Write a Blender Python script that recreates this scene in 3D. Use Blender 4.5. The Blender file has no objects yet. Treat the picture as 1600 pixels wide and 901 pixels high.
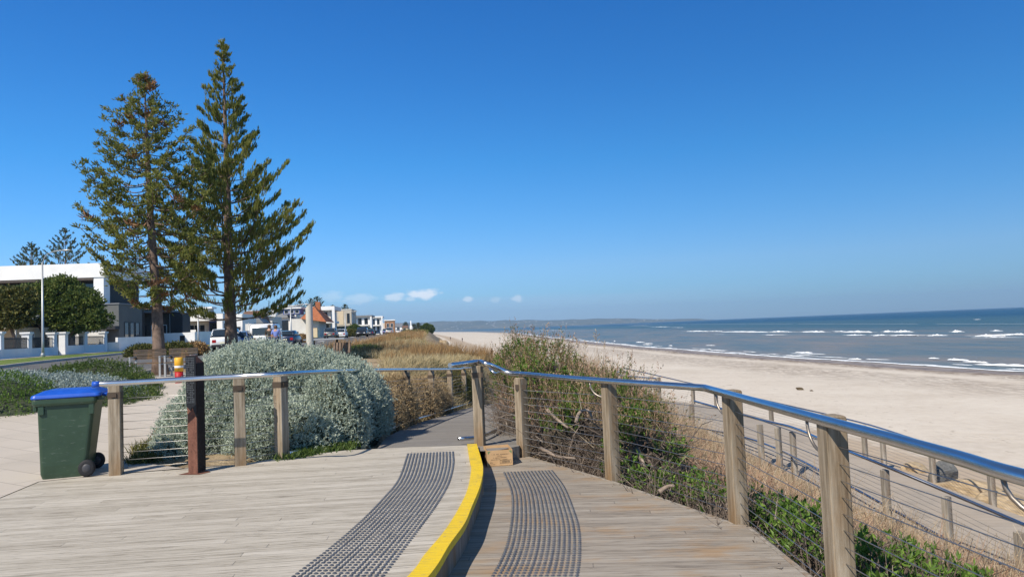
import bpy, math, random
import numpy as np
from mathutils import Vector, Matrix, noise as mnoise
R = math.radians
random.seed(7); rng = np.random.default_rng(7)

# ------------------------------------------------------------------ camera, sky, sun
sc = bpy.context.scene
COL = sc.collection
EYE = Vector((0, 0, 1.57)); FPX = 1156.0; PITCH = R(3.02); ROLL = R(2.34)
fw = Vector((0, math.cos(PITCH), math.sin(PITCH))); up0 = Vector((0, -math.sin(PITCH), math.cos(PITCH))); rt0 = Vector((1, 0, 0))
cr = rt0*math.cos(ROLL) - up0*math.sin(ROLL); cu = up0*math.cos(ROLL) + rt0*math.sin(ROLL)
cam = bpy.data.cameras.new('camera'); cam.sensor_width = 36; cam.lens = 36*FPX/1600; cam.clip_end = 40000; cam.clip_start = .05
co = bpy.data.objects.new('camera', cam); COL.objects.link(co); sc.camera = co
co.matrix_world = Matrix(((cr.x, cu.x, -fw.x, EYE.x), (cr.y, cu.y, -fw.y, EYE.y), (cr.z, cu.z, -fw.z, EYE.z), (0, 0, 0, 1)))

def ray(px, py):
    return fw + cr*((px-800)/FPX) + cu*((450.5-py)/FPX)
def at(px, py, z):            # point of a photograph's sight line at height z
    d = ray(px, py); t = (z-EYE.z)/d.z; return EYE + d*t
def pd(px, py, Y):            # point of a sight line at distance Y
    d = ray(px, py); return EYE + d*(Y/d.y)
def gx(px, Y):                # x of a column near the horizon, at distance Y
    return pd(px, 511.5-.0408*(px-800), Y).x

SUN_AZ = R(35); SUN_EL = R(43)    # shadows run towards this azimuth (clockwise from +Y)
sd = Vector((math.sin(SUN_AZ)*math.cos(SUN_EL), math.cos(SUN_AZ)*math.cos(SUN_EL), -math.sin(SUN_EL)))
sun = bpy.data.lights.new('sun', 'SUN'); sun.energy = 4.9; sun.angle = R(.53); sun.color = (1, .92, .80)
so = bpy.data.objects.new('sun', sun); COL.objects.link(so); so.rotation_euler = sd.to_track_quat('-Z', 'Y').to_euler(); so.location = (-20, -20, 30)
sc.view_settings.view_transform = 'Standard'; sc.view_settings.look = 'None'; sc.view_settings.exposure = 0.28; sc.view_settings.gamma = 1
sc.cycles.max_bounces = 6; sc.cycles.diffuse_bounces = 3; sc.cycles.glossy_bounces = 2; sc.cycles.transmission_bounces = 2
sc.cycles.volume_bounces = 0; sc.cycles.transparent_max_bounces = 4
try:
    sc.cycles.use_denoising = True
except Exception: pass

W = bpy.data.worlds.new('World'); sc.world = W; W.use_nodes = True
nt = W.node_tree; N = nt.nodes; L = nt.links
for n in list(N): N.remove(n)
def wn(t, **k):
    n = N.new(t)
    for a, b in k.items(): setattr(n, a, b)
    return n
def wm(op, a, b=None, c=None, clamp=False):
    n = N.new('ShaderNodeMath'); n.operation = op; n.use_clamp = clamp
    for i, v in enumerate((a, b, c)):
        if v is None: continue
        if isinstance(v, (int, float)): n.inputs[i].default_value = v
        else: L.new(v, n.inputs[i])
    return n.outputs[0]
sky = wn('ShaderNodeTexSky', sky_type='NISHITA', sun_disc=False); sky.sun_elevation = SUN_EL; sky.sun_rotation = R(180)-SUN_AZ
sky.air_density = 1.0; sky.dust_density = .35; sky.ozone_density = 3.2; sky.altitude = 0
hs = wn('ShaderNodeHueSaturation'); hs.inputs['Saturation'].default_value = 1.02; hs.inputs['Value'].default_value = 1.0
bg = wn('ShaderNodeBackground'); bg.inputs[1].default_value = .125
tc = wn('ShaderNodeTexCoord'); sx = wn('ShaderNodeSeparateXYZ'); L.new(tc.outputs['Generated'], sx.inputs[0])
az = wm('ARCTAN2', sx.outputs[0], sx.outputs[1]); el = sx.outputs[2]
gr = wn('ShaderNodeValToRGB'); L.new(wm('MULTIPLY', el, 2, clamp=True), gr.inputs[0])
ge = gr.color_ramp.elements; ge[0].position = 0; ge[0].color = (.33, .54, .92, 1); ge[1].position = 1; ge[1].color = (.36, .50, .62, 1)
for p_, c_ in ((.07, (.335, .57, .90)), (.158, (.39, .61, .90)), (.28, (.30, .61, .91)), (.44, (.21, .60, .93)), (.64, (.175, .56, .94)), (.82, (.156, .54, .96))): e_ = ge.new(p_); e_.color = (*c_, 1)
tint = wn('ShaderNodeMixRGB', blend_type='MULTIPLY'); tint.inputs[0].default_value = 1; L.new(sky.outputs[0], tint.inputs[1]); L.new(gr.outputs[0], tint.inputs[2]); L.new(tint.outputs[0], hs.inputs['Color'])
cmb = wn('ShaderNodeCombineXYZ'); L.new(az, cmb.inputs[0]); L.new(wm('MULTIPLY', el, 2.4), cmb.inputs[1])
nz = wn('ShaderNodeTexNoise'); nz.inputs['Scale'].default_value = 46; nz.inputs['Detail'].default_value = 6; nz.inputs['Roughness'].default_value = .62
L.new(cmb.outputs[0], nz.inputs['Vector'])
nz2 = wn('ShaderNodeTexNoise'); nz2.inputs['Scale'].default_value = 9; nz2.inputs['Detail'].default_value = 5
cmb2 = wn('ShaderNodeCombineXYZ'); L.new(az, cmb2.inputs[0]); L.new(wm('MULTIPLY', el, 6), cmb2.inputs[1]); L.new(cmb2.outputs[0], nz2.inputs['Vector'])
acc = None
puffs = [(663, 459, 24, 10, .85), (618, 464, 17, 7, .6), (565, 466, 34, 8, .33), (520, 463, 20, 9, .25), (731, 467, 9, 5, .5), (774, 469, 9, 5, .22), (808, 466, 9, 7, .4), (640, 467, 12, 5, .4)]
for (px, py, a, b, s) in puffs:
    d = ray(px, py).normalized(); a0 = math.atan2(d.x, d.y); e0 = d.z
    u = wm('DIVIDE', wm('SUBTRACT', az, a0), a/FPX); v = wm('DIVIDE', wm('SUBTRACT', el, e0), b/FPX)
    r2 = wm('ADD', wm('MULTIPLY', u, u), wm('MULTIPLY', v, v))
    dd = wm('ADD', wm('SQRT', r2), wm('MULTIPLY', wm('SUBTRACT', nz.outputs[0], .5), 2.4))
    mr = wn('ShaderNodeMapRange', interpolation_type='SMOOTHSTEP'); L.new(dd, mr.inputs[0])
    mr.inputs[1].default_value = .35; mr.inputs[2].default_value = 1.15; mr.inputs[3].default_value = s; mr.inputs[4].default_value = 0
    acc = mr.outputs[0] if acc is None else wm('MAXIMUM', acc, mr.outputs[0])
# thin veil of far cloud low over the hills
b1 = wn('ShaderNodeMapRange', interpolation_type='SMOOTHSTEP'); L.new(wm('ADD', el, wm('MULTIPLY', wm('SUBTRACT', nz2.outputs[0], .5), .022)), b1.inputs[0])
b1.inputs[1].default_value = .046; b1.inputs[2].default_value = .034; b1.inputs[3].default_value = 0; b1.inputs[4].default_value = 1
b2 = wn('ShaderNodeMapRange', interpolation_type='SMOOTHSTEP'); L.new(az, b2.inputs[0])
b2.inputs[1].default_value = .02; b2.inputs[2].default_value = .42; b2.inputs[3].default_value = .34; b2.inputs[4].default_value = 0.0
veil = wm('MULTIPLY', b1.outputs[0], b2.outputs[0])
mx = wn('ShaderNodeMixRGB'); L.new(acc, mx.inputs[0]); mx.inputs[2].default_value = (6.6, 7.0, 7.6, 1)
mv = wn('ShaderNodeMixRGB'); L.new(veil, mv.inputs[0]); L.new(hs.outputs[0], mv.inputs[1]); mv.inputs[2].default_value = (3.0, 4.1, 6.0, 1)
L.new(mv.outputs[0], mx.inputs[1]); L.new(mx.outputs[0], bg.inputs[0])
wo = wn('ShaderNodeOutputWorld'); L.new(bg.outputs[0], wo.inputs[0])

# ------------------------------------------------------------------ materials
class Mat:
    def __init__(s, name, rough=.8, metal=0, spec=.3):
        s.m = bpy.data.materials.new(name); s.m.use_nodes = True; s.nt = s.m.node_tree; s.N = s.nt.nodes; s.L = s.nt.links
        s.b = s.N['Principled BSDF']; s.b.inputs['Roughness'].default_value = rough; s.b.inputs['Metallic'].default_value = metal
        s.b.inputs['Specular IOR Level'].default_value = spec
        s.tc = s.N.new('ShaderNodeTexCoord')
    def n(s, t, **k):
        x = s.N.new(t)
        for a, b in k.items(): setattr(x, a, b)
        return x
    def math(s, op, a, b=None, c=None, clamp=False):
        n = s.N.new('ShaderNodeMath'); n.operation = op; n.use_clamp = clamp
        for i, v in enumerate((a, b, c)):
            if v is None: continue
            if isinstance(v, (int, float)): n.inputs[i].default_value = v
            else: s.L.new(v, n.inputs[i])
        return n.outputs[0]
    def coord(s, kind='Object', scale=(1, 1, 1), rot=(0, 0, 0)):
        mp = s.n('ShaderNodeMapping'); s.L.new(s.tc.outputs[kind], mp.inputs[0])
        mp.inputs['Scale'].default_value = scale; mp.inputs['Rotation'].default_value = rot
        return mp.outputs[0]
    def noise(s, vec, scale, detail=4, rough=.55, out=0):
        x = s.n('ShaderNodeTexNoise'); s.L.new(vec, x.inputs['Vector']); x.inputs['Scale'].default_value = scale
        x.inputs['Detail'].default_value = detail; x.inputs['Roughness'].default_value = rough; return x.outputs[out]
    def ramp(s, fac, stops):
        r = s.n('ShaderNodeValToRGB'); s.L.new(fac, r.inputs[0]); e = r.color_ramp.elements
        while len(e) < len(stops): e.new(.5)
        for i, (p, c) in enumerate(stops): e[i].position = p; e[i].color = (*c, 1)
        return r.outputs[0]
    def mix(s, fac, a, b, mode='MIX'):
        x = s.n('ShaderNodeMixRGB', blend_type=mode)
        for i, v in enumerate((fac, a, b)):
            if isinstance(v, (int, float)): x.inputs[i].default_value = v
            elif isinstance(v, tuple): x.inputs[i].default_value = (*v, 1)
            else: s.L.new(v, x.inputs[i])
        return x.outputs[0]
    def rng(s, v, a, b, c=0, d=1, smooth=True):
        x = s.n('ShaderNodeMapRange'); x.interpolation_type = 'SMOOTHSTEP' if smooth else 'LINEAR'
        s.L.new(v, x.inputs[0])
        for i, q in enumerate((a, b, c, d)): x.inputs[i+1].default_value = q
        return x.outputs[0]
    def color(s, c):
        if isinstance(c, tuple): s.b.inputs['Base Color'].default_value = (*c, 1)
        else: s.L.new(c, s.b.inputs['Base Color'])
        return s
    def bump(s, h, strength=.3, dist=.01):
        b = s.n('ShaderNodeBump'); b.inputs['Strength'].default_value = strength; b.inputs['Distance'].default_value = dist
        s.L.new(h, b.inputs['Height']); s.L.new(b.outputs[0], s.b.inputs['Normal']); return s
    def rough(s, v): s.L.new(v, s.b.inputs['Roughness']); return s

def sc3(c, k): return tuple(x*k for x in c)
def plain(name, c, rough=.7, metal=0, var=.12, scale=3, spec=.3, bump=0):
    m = Mat(name, rough, metal, spec); v = m.coord(); n = m.noise(v, scale, 5, .6)
    m.color(m.ramp(n, [(.3, sc3(c, 1-var)), (.7, sc3(c, 1+var))]))
    if bump: m.bump(m.noise(v, scale*9, 4), bump, .01)
    return m.m
def leaf(name, c1, c2, c3=None, rough=.6, transl=.25, scale=1.5):
    m = Mat(name, rough, 0, .25); g = m.n('ShaderNodeNewGeometry')
    big = m.noise(m.coord(), scale, 3)
    f = m.math('ADD', m.math('MULTIPLY', g.outputs['Random Per Island'], .6), m.math('MULTIPLY', big, .6), clamp=True)
    st = [(.15, c1), (.75, c2)] + ([(.97, c3)] if c3 else [])
    col = m.ramp(f, st); m.color(col)
    if transl:
        t = m.n('ShaderNodeBsdfTranslucent'); m.L.new(col, t.inputs[0]); ms = m.n('ShaderNodeMixShader'); ms.inputs[0].default_value = transl
        o = m.N['Material Output']; m.L.new(m.b.outputs[0], ms.inputs[1]); m.L.new(t.outputs[0], ms.inputs[2]); m.L.new(ms.outputs[0], o.inputs[0])
    return m.m

def wood_deck(name, ang, tones, stain=None, pitch=.14):
    m = Mat(name, .78, 0, .25); v = m.coord('Object', (1, 1, 1), (0, 0, ang))
    s = m.n('ShaderNodeSeparateXYZ'); m.L.new(v, s.inputs[0])
    b = m.math('DIVIDE', s.outputs[1], pitch); bi = m.math('FLOOR', b); bf = m.math('SUBTRACT', b, bi)
    wn_ = m.n('ShaderNodeTexWhiteNoise', noise_dimensions='1D'); m.L.new(bi, wn_.inputs['W'])
    # staggered butt joints
    jx = m.math('ADD', m.math('DIVIDE', s.outputs[0], 3.6), m.math('MULTIPLY', wn_.outputs[0], 7.3)); ji = m.math('FLOOR', jx); jf = m.math('SUBTRACT', jx, ji)
    w2 = m.n('ShaderNodeTexWhiteNoise', noise_dimensions='2D'); cc = m.n('ShaderNodeCombineXYZ'); m.L.new(bi, cc.inputs[0]); m.L.new(ji, cc.inputs[1]); m.L.new(cc.outputs[0], w2.inputs['Vector'])
    cv = m.n('ShaderNodeCombineXYZ'); m.L.new(m.math('MULTIPLY', s.outputs[0], 1.0), cv.inputs[0]); m.L.new(m.math('MULTIPLY', s.outputs[1], 26), cv.inputs[1]); m.L.new(w2.outputs[0], cv.inputs[2])
    g1 = m.noise(cv.outputs[0], 1.5, 7, .68); cv2 = m.n('ShaderNodeCombineXYZ'); m.L.new(m.math('MULTIPLY', s.outputs[0], 3), cv2.inputs[0]); m.L.new(m.math('MULTIPLY', s.outputs[1], 52), cv2.inputs[1]); m.L.new(w2.outputs[0], cv2.inputs[2])
    g2 = m.noise(cv2.outputs[0], 1.3, 4, .7)
    f = m.math('ADD', m.math('MULTIPLY', g1, .60), m.math('ADD', m.math('MULTIPLY', g2, .62), m.math('MULTIPLY', m.math('SUBTRACT', w2.outputs[0], .9), .13)))
    col = m.ramp(f, [(.38, tones[0]), (.52, tones[1]), (.68, tones[2]), (.85, tones[3])])
    big = m.noise(m.coord(), .55, 4); col = m.mix(m.rng(big, .35, .7, 0, .22), col, (.30, .26, .21))
    if stain:
        sn = m.noise(m.coord('Object', (1, 2.2, 1), (0, 0, ang)), 1.1, 5, .65); col = m.mix(m.rng(sn, .48, .72, 0, .7), col, stain)
    crk = m.rng(g2, .33, .40, 1, 0); col = m.mix(m.math('MULTIPLY', crk, .75), col, (.09, .075, .06))
    gap = m.rng(m.math('ABSOLUTE', m.math('SUBTRACT', bf, .5)), .465, .49, 0, 1)
    jt = m.rng(m.math('ABSOLUTE', m.math('SUBTRACT', jf, .5)), .4985, .4995, 0, 1)
    gp = m.math('MAXIMUM', gap, jt); gw = m.math('MULTIPLY', gp, m.rng(g1, .35, .65, .95, .15)); col = m.mix(m.math('MULTIPLY', gw, .6), col, (.05, .042, .035))
    grooves = m.math('SINE', m.math('MULTIPLY', s.outputs[1], 2*math.pi/.014))
    if name == 'ramp_decking':
        zz = m.n('ShaderNodeSeparateXYZ'); m.L.new(m.tc.outputs['Object'], zz.inputs[0]); k_ = m.rng(zz.outputs[2], -1.2, -2.4, 0, .6)
        col = m.mix(m.math('MULTIPLY', k_, m.rng(m.noise(m.coord(), 1.3, 4), .3, .6, .6, 1)), col, (.43, .355, .275)); col = m.mix(m.rng(zz.outputs[2], -.9, -1.4, .22, 0), col, (.10, .10, .105))
    h = m.math('SUBTRACT', m.math('ADD', m.math('MULTIPLY', g2, .5), m.math('MULTIPLY', grooves, .12)), m.math('MULTIPLY', gp, 1.5))
    m.color(col).bump(h, .55, .006); return m.m

def timber(name, a, b, c, vert=True):
    m = Mat(name, .75, 0, .25); v = m.coord('Object', (14, 14, 1.1) if vert else (1.1, 14, 14))
    g = m.noise(v, 1.6, 6, .65); oi = m.n('ShaderNodeObjectInfo')
    col = m.ramp(m.math('ADD', g, m.math('MULTIPLY', m.math('SUBTRACT', oi.outputs['Random'], .5), .12)), [(.32, a), (.52, b), (.72, c)])
    lo = m.noise(m.coord('Object', (3, 3, .8)), 1.3, 4); col = m.mix(m.rng(lo, .45, .7, 0, .6), col, (.22, .12, .045))
    ck = m.noise(m.coord('Object', (34, 34, .8)), 1.3, 4, .7); col = m.mix(m.rng(ck, .33, .4, .75, 0), col, (.05, .035, .025))
    m.color(col).bump(g, .5, .006); return m.m

M = {}
M['steel'] = Mat('brushed_steel', .23, 1, .5).color((.62, .63, .64)).m
m = Mat('satin_rail', .2, 1, .5); n_ = m.noise(m.coord('Object', (1, 1, 1)), 9, 4); m.color(m.ramp(n_, [(.3, (.62, .63, .65)), (.7, (.70, .71, .73))])); m.b.inputs['Roughness'].default_value = .27; M['rail'] = m.m
M['hook'] = plain('support_arm_steel', (.30, .26, .22), .42, .8)
M['cable'] = Mat('cable_steel', .45, 1, .5).color((.46, .45, .43)).m
M['darksteel'] = plain('dark_steel', (.045, .05, .055), .45, .6)
M['post'] = timber('weathered_post', (.13, .10, .065), (.26, .21, .15), (.39, .335, .26))
M['greypost'] = timber('grey_post', (.15, .13, .11), (.27, .24, .20), (.40, .36, .31))
M['bracket'] = plain('oxidised_bracket', (.10, .075, .055), .6, .5)

# ------------------------------------------------------------------ object helpers
def link(o, parent=None):
    COL.objects.link(o)
    if parent: o.parent = parent
    return o
def empty(name, loc=(0, 0, 0), rz=0):
    o = bpy.data.objects.new(name, None); o.location = loc; o.rotation_euler = (0, 0, rz); o.empty_display_size = .2; return link(o)
def tag(o, label=None, cat=None, group=None, kind=None):
    if label: o['label'] = label
    if cat: o['category'] = cat
    if group: o['group'] = group
    if kind: o['kind'] = kind
    return o
def kids(o): return [c for c in bpy.data.objects if c.parent == o]
def copy_tree(o, loc=None, rz=None, label=None, parent=None):
    ch = kids(o); c = o.copy(); COL.objects.link(c); c.parent = parent
    if loc is not None: c.location = loc
    if rz is not None: c.rotation_euler = (0, 0, rz)
    if label: c['label'] = label
    for k in ch: copy_tree(k, parent=c)
    return c

def fast(name, V, F, mat, parent=None, smooth=False, loc=None):
    """V (n,3) array, F (m,k) array of equal-sized faces"""
    V = np.asarray(V, dtype=np.float32); F = np.asarray(F, dtype=np.int32); k = F.shape[1]
    me = bpy.data.meshes.new(name); me.vertices.add(len(V)); me.vertices.foreach_set('co', V.ravel())
    me.loops.add(F.size); me.loops.foreach_set('vertex_index', F.ravel())
    me.polygons.add(len(F)); me.polygons.foreach_set('loop_start', np.arange(0, F.size, k, dtype=np.int32))
    me.polygons.foreach_set('loop_total', np.full(len(F), k, dtype=np.int32))
    me.update(calc_edges=True); me.polygons.foreach_set('use_smooth', np.full(len(F), bool(smooth)))
    if mat: me.materials.append(mat)
    o = bpy.data.objects.new(name, me); link(o, parent)
    if loc is not None: o.location = loc
    return o

class MB:
    def __init__(s): s.v = []; s.f = []; s.sm = []
    def add(s, vs, fs, sm=False):
        o = len(s.v); s.v += [tuple(v) for v in vs]; s.f += [tuple(i+o for i in f) for f in fs]; s.sm += [sm]*len(fs); return s
    def box(s, x0, x1, y0, y1, z0, z1, T=None):
        p = [Vector((x, y, z)) for z in (z0, z1) for x, y in ((x0, y0), (x1, y0), (x1, y1), (x0, y1))]
        if T: p = [T @ q for q in p]
        return s.add(p, [(3, 2, 1, 0), (4, 5, 6, 7), (0, 1, 5, 4), (1, 2, 6, 5), (2, 3, 7, 6), (3, 0, 4, 7)])
    def cbox(s, c, sx, sy, sz, rz=0, T=None):     # centre bottom box
        A = Matrix.Translation(c) @ Matrix.Rotation(rz, 4, 'Z')
        if T: A = T @ A
        return s.box(-sx/2, sx/2, -sy/2, sy/2, 0, sz, A)
    def prism(s, poly, z0, z1):                   # poly ccw list of (x,y), z may be functions
        n = len(poly); f0 = z0 if callable(z0) else (lambda x, y: z0); f1 = z1 if callable(z1) else (lambda x, y: z1)
        vs = [(x, y, f0(x, y)) for x, y in poly] + [(x, y, f1(x, y)) for x, y in poly]
        return s.add(vs, [tuple(range(n-1, -1, -1)), tuple(range(n, 2*n))] + [(i, (i+1) % n, (i+1) % n+n, i+n) for i in range(n)])
    def extr(s, prof, w0, w1, T=None):            # profile in (x,z), extruded along y
        n = len(prof); vs = [Vector((x, w0, z)) for x, z in prof] + [Vector((x, w1, z)) for x, z in prof]
        if T: vs = [T @ v for v in vs]
        return s.add(vs, [tuple(range(n)), tuple(range(2*n-1, n-1, -1))] + [(i+n, (i+1) % n+n, (i+1) % n, i) for i in range(n)])
    def tube(s, pts, r, n=8, caps=True, T=None):
        pts = [Vector(p) for p in pts]
        if T: pts = [T @ p for p in pts]
        rs = r if isinstance(r, (list, tuple)) else [r]*len(pts)
        vs = []; ref = None
        for i, p in enumerate(pts):
            a = pts[max(0, i-1)]; b = pts[min(len(pts)-1, i+1)]; t = (b-a).normalized()
            if ref is None: ref = t.orthogonal().normalized() if abs(t.z) > .9 else Vector((0, 0, 1))
            u = (ref - t*ref.dot(t)); u = u.normalized() if u.length > 1e-5 else t.orthogonal().normalized(); w = t.cross(u); ref = u
            vs += [p + (u*math.cos(2*math.pi*j/n)+w*math.sin(2*math.pi*j/n))*rs[i] for j in range(n)]
        m = len(pts); fs = [(i*n+j, i*n+(j+1) % n, (i+1)*n+(j+1) % n, (i+1)*n+j) for i in range(m-1) for j in range(n)]
        s.add(vs, fs, True)
        if caps:
            o = len(s.v)-len(vs); s.f += [tuple(o+j for j in range(n-1, -1, -1)), tuple(o+(m-1)*n+j for j in range(n))]; s.sm += [False]*2
        return s
    def lathe(s, prof, n=20, T=None, caps=True):  # prof list of (r,z)
        vs = [Vector((r*math.cos(2*math.pi*j/n), r*math.sin(2*math.pi*j/n), z)) for r, z in prof for j in range(n)]
        if T: vs = [T @ v for v in vs]
        m = len(prof); fs = [(i*n+j, i*n+(j+1) % n, (i+1)*n+(j+1) % n, (i+1)*n+j) for i in range(m-1) for j in range(n)]
        s.add(vs, fs, True)
        if caps:
            o = len(s.v)-len(vs); s.f += [tuple(o+j for j in range(n-1, -1, -1)), tuple(o+(m-1)*n+j for j in range(n))]; s.sm += [False]*2
        return s
    def build(s, name, mat, parent=None, bevel=0, loc=None, seg=2):
        me = bpy.data.meshes.new(name); me.from_pydata(s.v, [], s.f); me.polygons.foreach_set('use_smooth', s.sm); me.update()
        if mat: me.materials.append(mat)
        o = bpy.data.objects.new(name, me); link(o, parent)
        if loc is not None: o.location = loc
        if bevel:
            b = o.modifiers.new('bevel', 'BEVEL'); b.width = bevel; b.segments = seg; b.limit_method = 'ANGLE'; b.angle_limit = R(40)
        return o
def spline(pts, n=8):             # Catmull-Rom
    P = [Vector(p) for p in pts]; P = [P[0]*2-P[1]] + P + [P[-1]*2-P[-2]]; out = []
    for i in range(1, len(P)-2):
        for k in range(n):
            t = k/n; a, b, c, d = P[i-1:i+3]
            out.append(.5*((2*b)+(c-a)*t+(2*a-5*b+4*c-d)*t*t+(3*b-a-3*c+d)*t**3))
    out.append(P[-2]); return out
def S(t): t = min(1, max(0, t)); return t*t*(3-2*t)
def interp(tab, y):
    if y <= tab[0][0]: (y0, x0), (y1, x1) = tab[0], tab[1]
    elif y >= tab[-1][0]: (y0, x0), (y1, x1) = tab[-2], tab[-1]
    else:
        for i in range(len(tab)-1):
            if tab[i][0] <= y <= tab[i+1][0]: (y0, x0), (y1, x1) = tab[i], tab[i+1]; break
    return x0+(x1-x0)*(y-y0)/(y1-y0)

# ------------------------------------------------------------------ the lie of the land
ROAD_N = [(14, -30), (19.5, -15.5), (22.5, -12.2), (30, -13), (45, -13.6), (69, -16), (128, -23.5), (215, -36), (500, -76), (900, -132), (4000, -560)]
ROAD_F = [(0, -14.3), (33, -23.5), (56, -30), (85, -33), (130, -36), (215, -46), (500, -86), (900, -142), (4000, -572)]
WALLX = [(0, -20), (33, -29.3), (47, -33.5), (60, -37.5), (82, -39.5), (115, -42), (180, -49), (260, -58), (500, -93), (900, -148), (4000, -580)]
def xrn(y):
    return interp([(-20, -34), (0, -30), (16, -27), (19.5, -15.5)] + ROAD_N[2:], y)
PX_ = at
CREST = [(-6, 2.3), (4.2, 2.12), (6.2, 2.0), (8.3, 1.3), (10, .55), (13, .35), (18, .6), (24, .3), (31, -2.7), (47, -5.9), (115, -14), (215, -26), (500, -58), (900, -112), (4000, -540)]
TOE = [(-6, 9), (5, 8.6), (12, 8.2), (15, 7.3), (20, 6.6), (30, 5), (40, 2.2), (60, -.5), (96, -5.3), (189, -15.5), (300, -28), (500, -50), (900, -100), (4000, -520)]
ZS, ZSEA = -3.25, -4.35
shore_px = [(1600, 582), (1400, 569), (1200, 557), (1000, 541.5), (900, 531.5), (850, 526)]
SHORE = [(-40, 66), (10, 60)]+[(at(a, b, ZSEA).y, at(a, b, ZSEA).x) for a, b in shore_px]
SHORE += [(800, 2), (1500, -70), (4000, -420)]
SHORE = sorted(SHORE)
path_pts = [(-.95, 9.7, -.005), (-1.05, 12.5, -.17), (-1.15, 15.2, -.35), (-.8, 18, -.5), (-.4, 21, -.66), (.6, 25, -.95), (2.6, 28.3, -1.25), (5.3, 28.8, -1.6), (7.2, 26.5, -1.95), (8.0, 23, -2.3), (8.7, 19, -2.65), (9.3, 15.5, -2.9), (10.1, 12.5, -3.1), (11.2, 9.6, -3.22)]
path_hw = [.95, 1.15, 1.05, 1.0, 1.0, 1.1, 1.3, 1.4, 1.45, 1.45, 1.45, 1.45, 1.5, 1.5]
PATH = [Vector(p) for p in path_pts]
def path_near(x, y):
    best = (1e9, 0)
    for a, b in zip(PATH[:-1], PATH[1:]):
        dx, dy = b.x-a.x, b.y-a.y; t = max(0, min(1, ((x-a.x)*dx+(y-a.y)*dy)/(dx*dx+dy*dy)))
        d = math.hypot(x-a.x-t*dx, y-a.y-t*dy)
        if d < best[0]: best = (d, a.z+(b.z-a.z)*t)
    return best
def zplain(x, y):
    z = .5*S((y-10)/12) + .1*S((y-24)/16) + .33*S((y-60)/90)
    if x < -15: z += .12*S((-x-15)/18)*S((y-10)/20)
    return z
def zdune(x, y):
    xr, xc = xrn(y), interp(CREST, y); u = (x-xr)/(xc-xr)
    b = S(u/.35)*S((y-9)/16)
    n = mnoise.noise(Vector((x*.25, y*.12, 3)))*.5 + mnoise.noise(Vector((x*.7, y*.5, 9)))*.2
    return b*(.28*S((y-24)/50) + n*.5*S((y-12)/20))
def zland(x, y):
    xr, xc, xt = xrn(y), interp(CREST, y), interp(TOE, y)
    if x <= xr: z = zplain(x, y)
    elif x <= xc: z = zplain(x, y)+zdune(x, y)
    else:
        zc = zplain(xc, y)+zdune(xc, y); t = (x-xc)/max(.5, xt-xc)
        k = S(t) if y > 34 else (S(t*.9+.08)-S(.08))/(1-S(.08))
        if y < 12: zc = -.45
        elif y < 16: zc = zc*(y-12)/4-.45*(16-y)/4
        z = zc+(ZS-zc)*min(1, max(0, k if t < 1 else 1)) + (mnoise.noise(Vector((x*.6, y*.6, 1)))*.25 if t < 1 else 0)*math.sin(math.pi*min(1, max(0, t)))
    if 8 < y < 35 and x > -4:
        d, pz = path_near(x, y)
        lim = pz-.16; w = S((2.4-d)/1.1)
        if z > lim: z = z+(lim-z)*w
    # deck pads: keep the soil under the timber
    if y < 11.0 and -3.5 < x < xc+.1: z = min(z, -.35)
    elif y < 9.9 and x > -40 and x <= xc: z = min(z, -.03)
    return z
def zbeach(x, y):
    xt, xs = interp(TOE, y), interp(SHORE, y); t = (x-xt)/(xs-xt)
    hump = .10*math.exp(-((x-xt-6)/3.5)**2) if y < 120 else 0
    return ZS+(ZSEA-ZS)*(.35*S(t*1.2)+.65*max(0, t)) + hump + mnoise.noise(Vector((x*.3, y*.25, 4)))*.05*max(0, 1-max(0, t))

def rows():
    ys = list(np.arange(-8, 36, .5)); y = 36.; st = .7
    while y < 9000: ys.append(y); y += st; st *= 1.05
    return ys
YS = rows()
def strip_sheet(name, cols, zf, mat, ymax=9000, ymin=-8, uvf=None, dz=0):
    """cols: list of functions y->x giving the columns from left to right"""
    V = []; UV = []; ys = [y for y in YS if ymin <= y <= ymax]
    for y in ys:
        for c in cols:
            x = c(y); V.append((x, y, zf(x, y)+dz))
            if uvf: UV.append(uvf(x, y))
    n = len(cols); F = [(i*n+j, i*n+j+1, (i+1)*n+j+1, (i+1)*n+j) for i in range(len(ys)-1) for j in range(n-1)]
    o = fast(name, V, F, mat, smooth=True)
    if uvf:
        uv = o.data.uv_layers.new(name='UVMap'); li = np.array(F).ravel(); uv.data.foreach_set('uv', np.array(UV, dtype=np.float32)[li].ravel())
    tag(o, kind='structure'); return o
def between(fa, fb, n, skip_last=False, p=1):
    return [(lambda y, t=(i/n)**p: fa(y)*(1-t)+fb(y)*t) for i in range(n if skip_last else n+1)]
fr, ff, fc, ft, fs, fwl = xrn, (lambda y: interp(ROAD_F, y)), (lambda y: interp(CREST, y)), (lambda y: interp(TOE, y)), (lambda y: interp(SHORE, y)), (lambda y: interp(WALLX, y))

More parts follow.
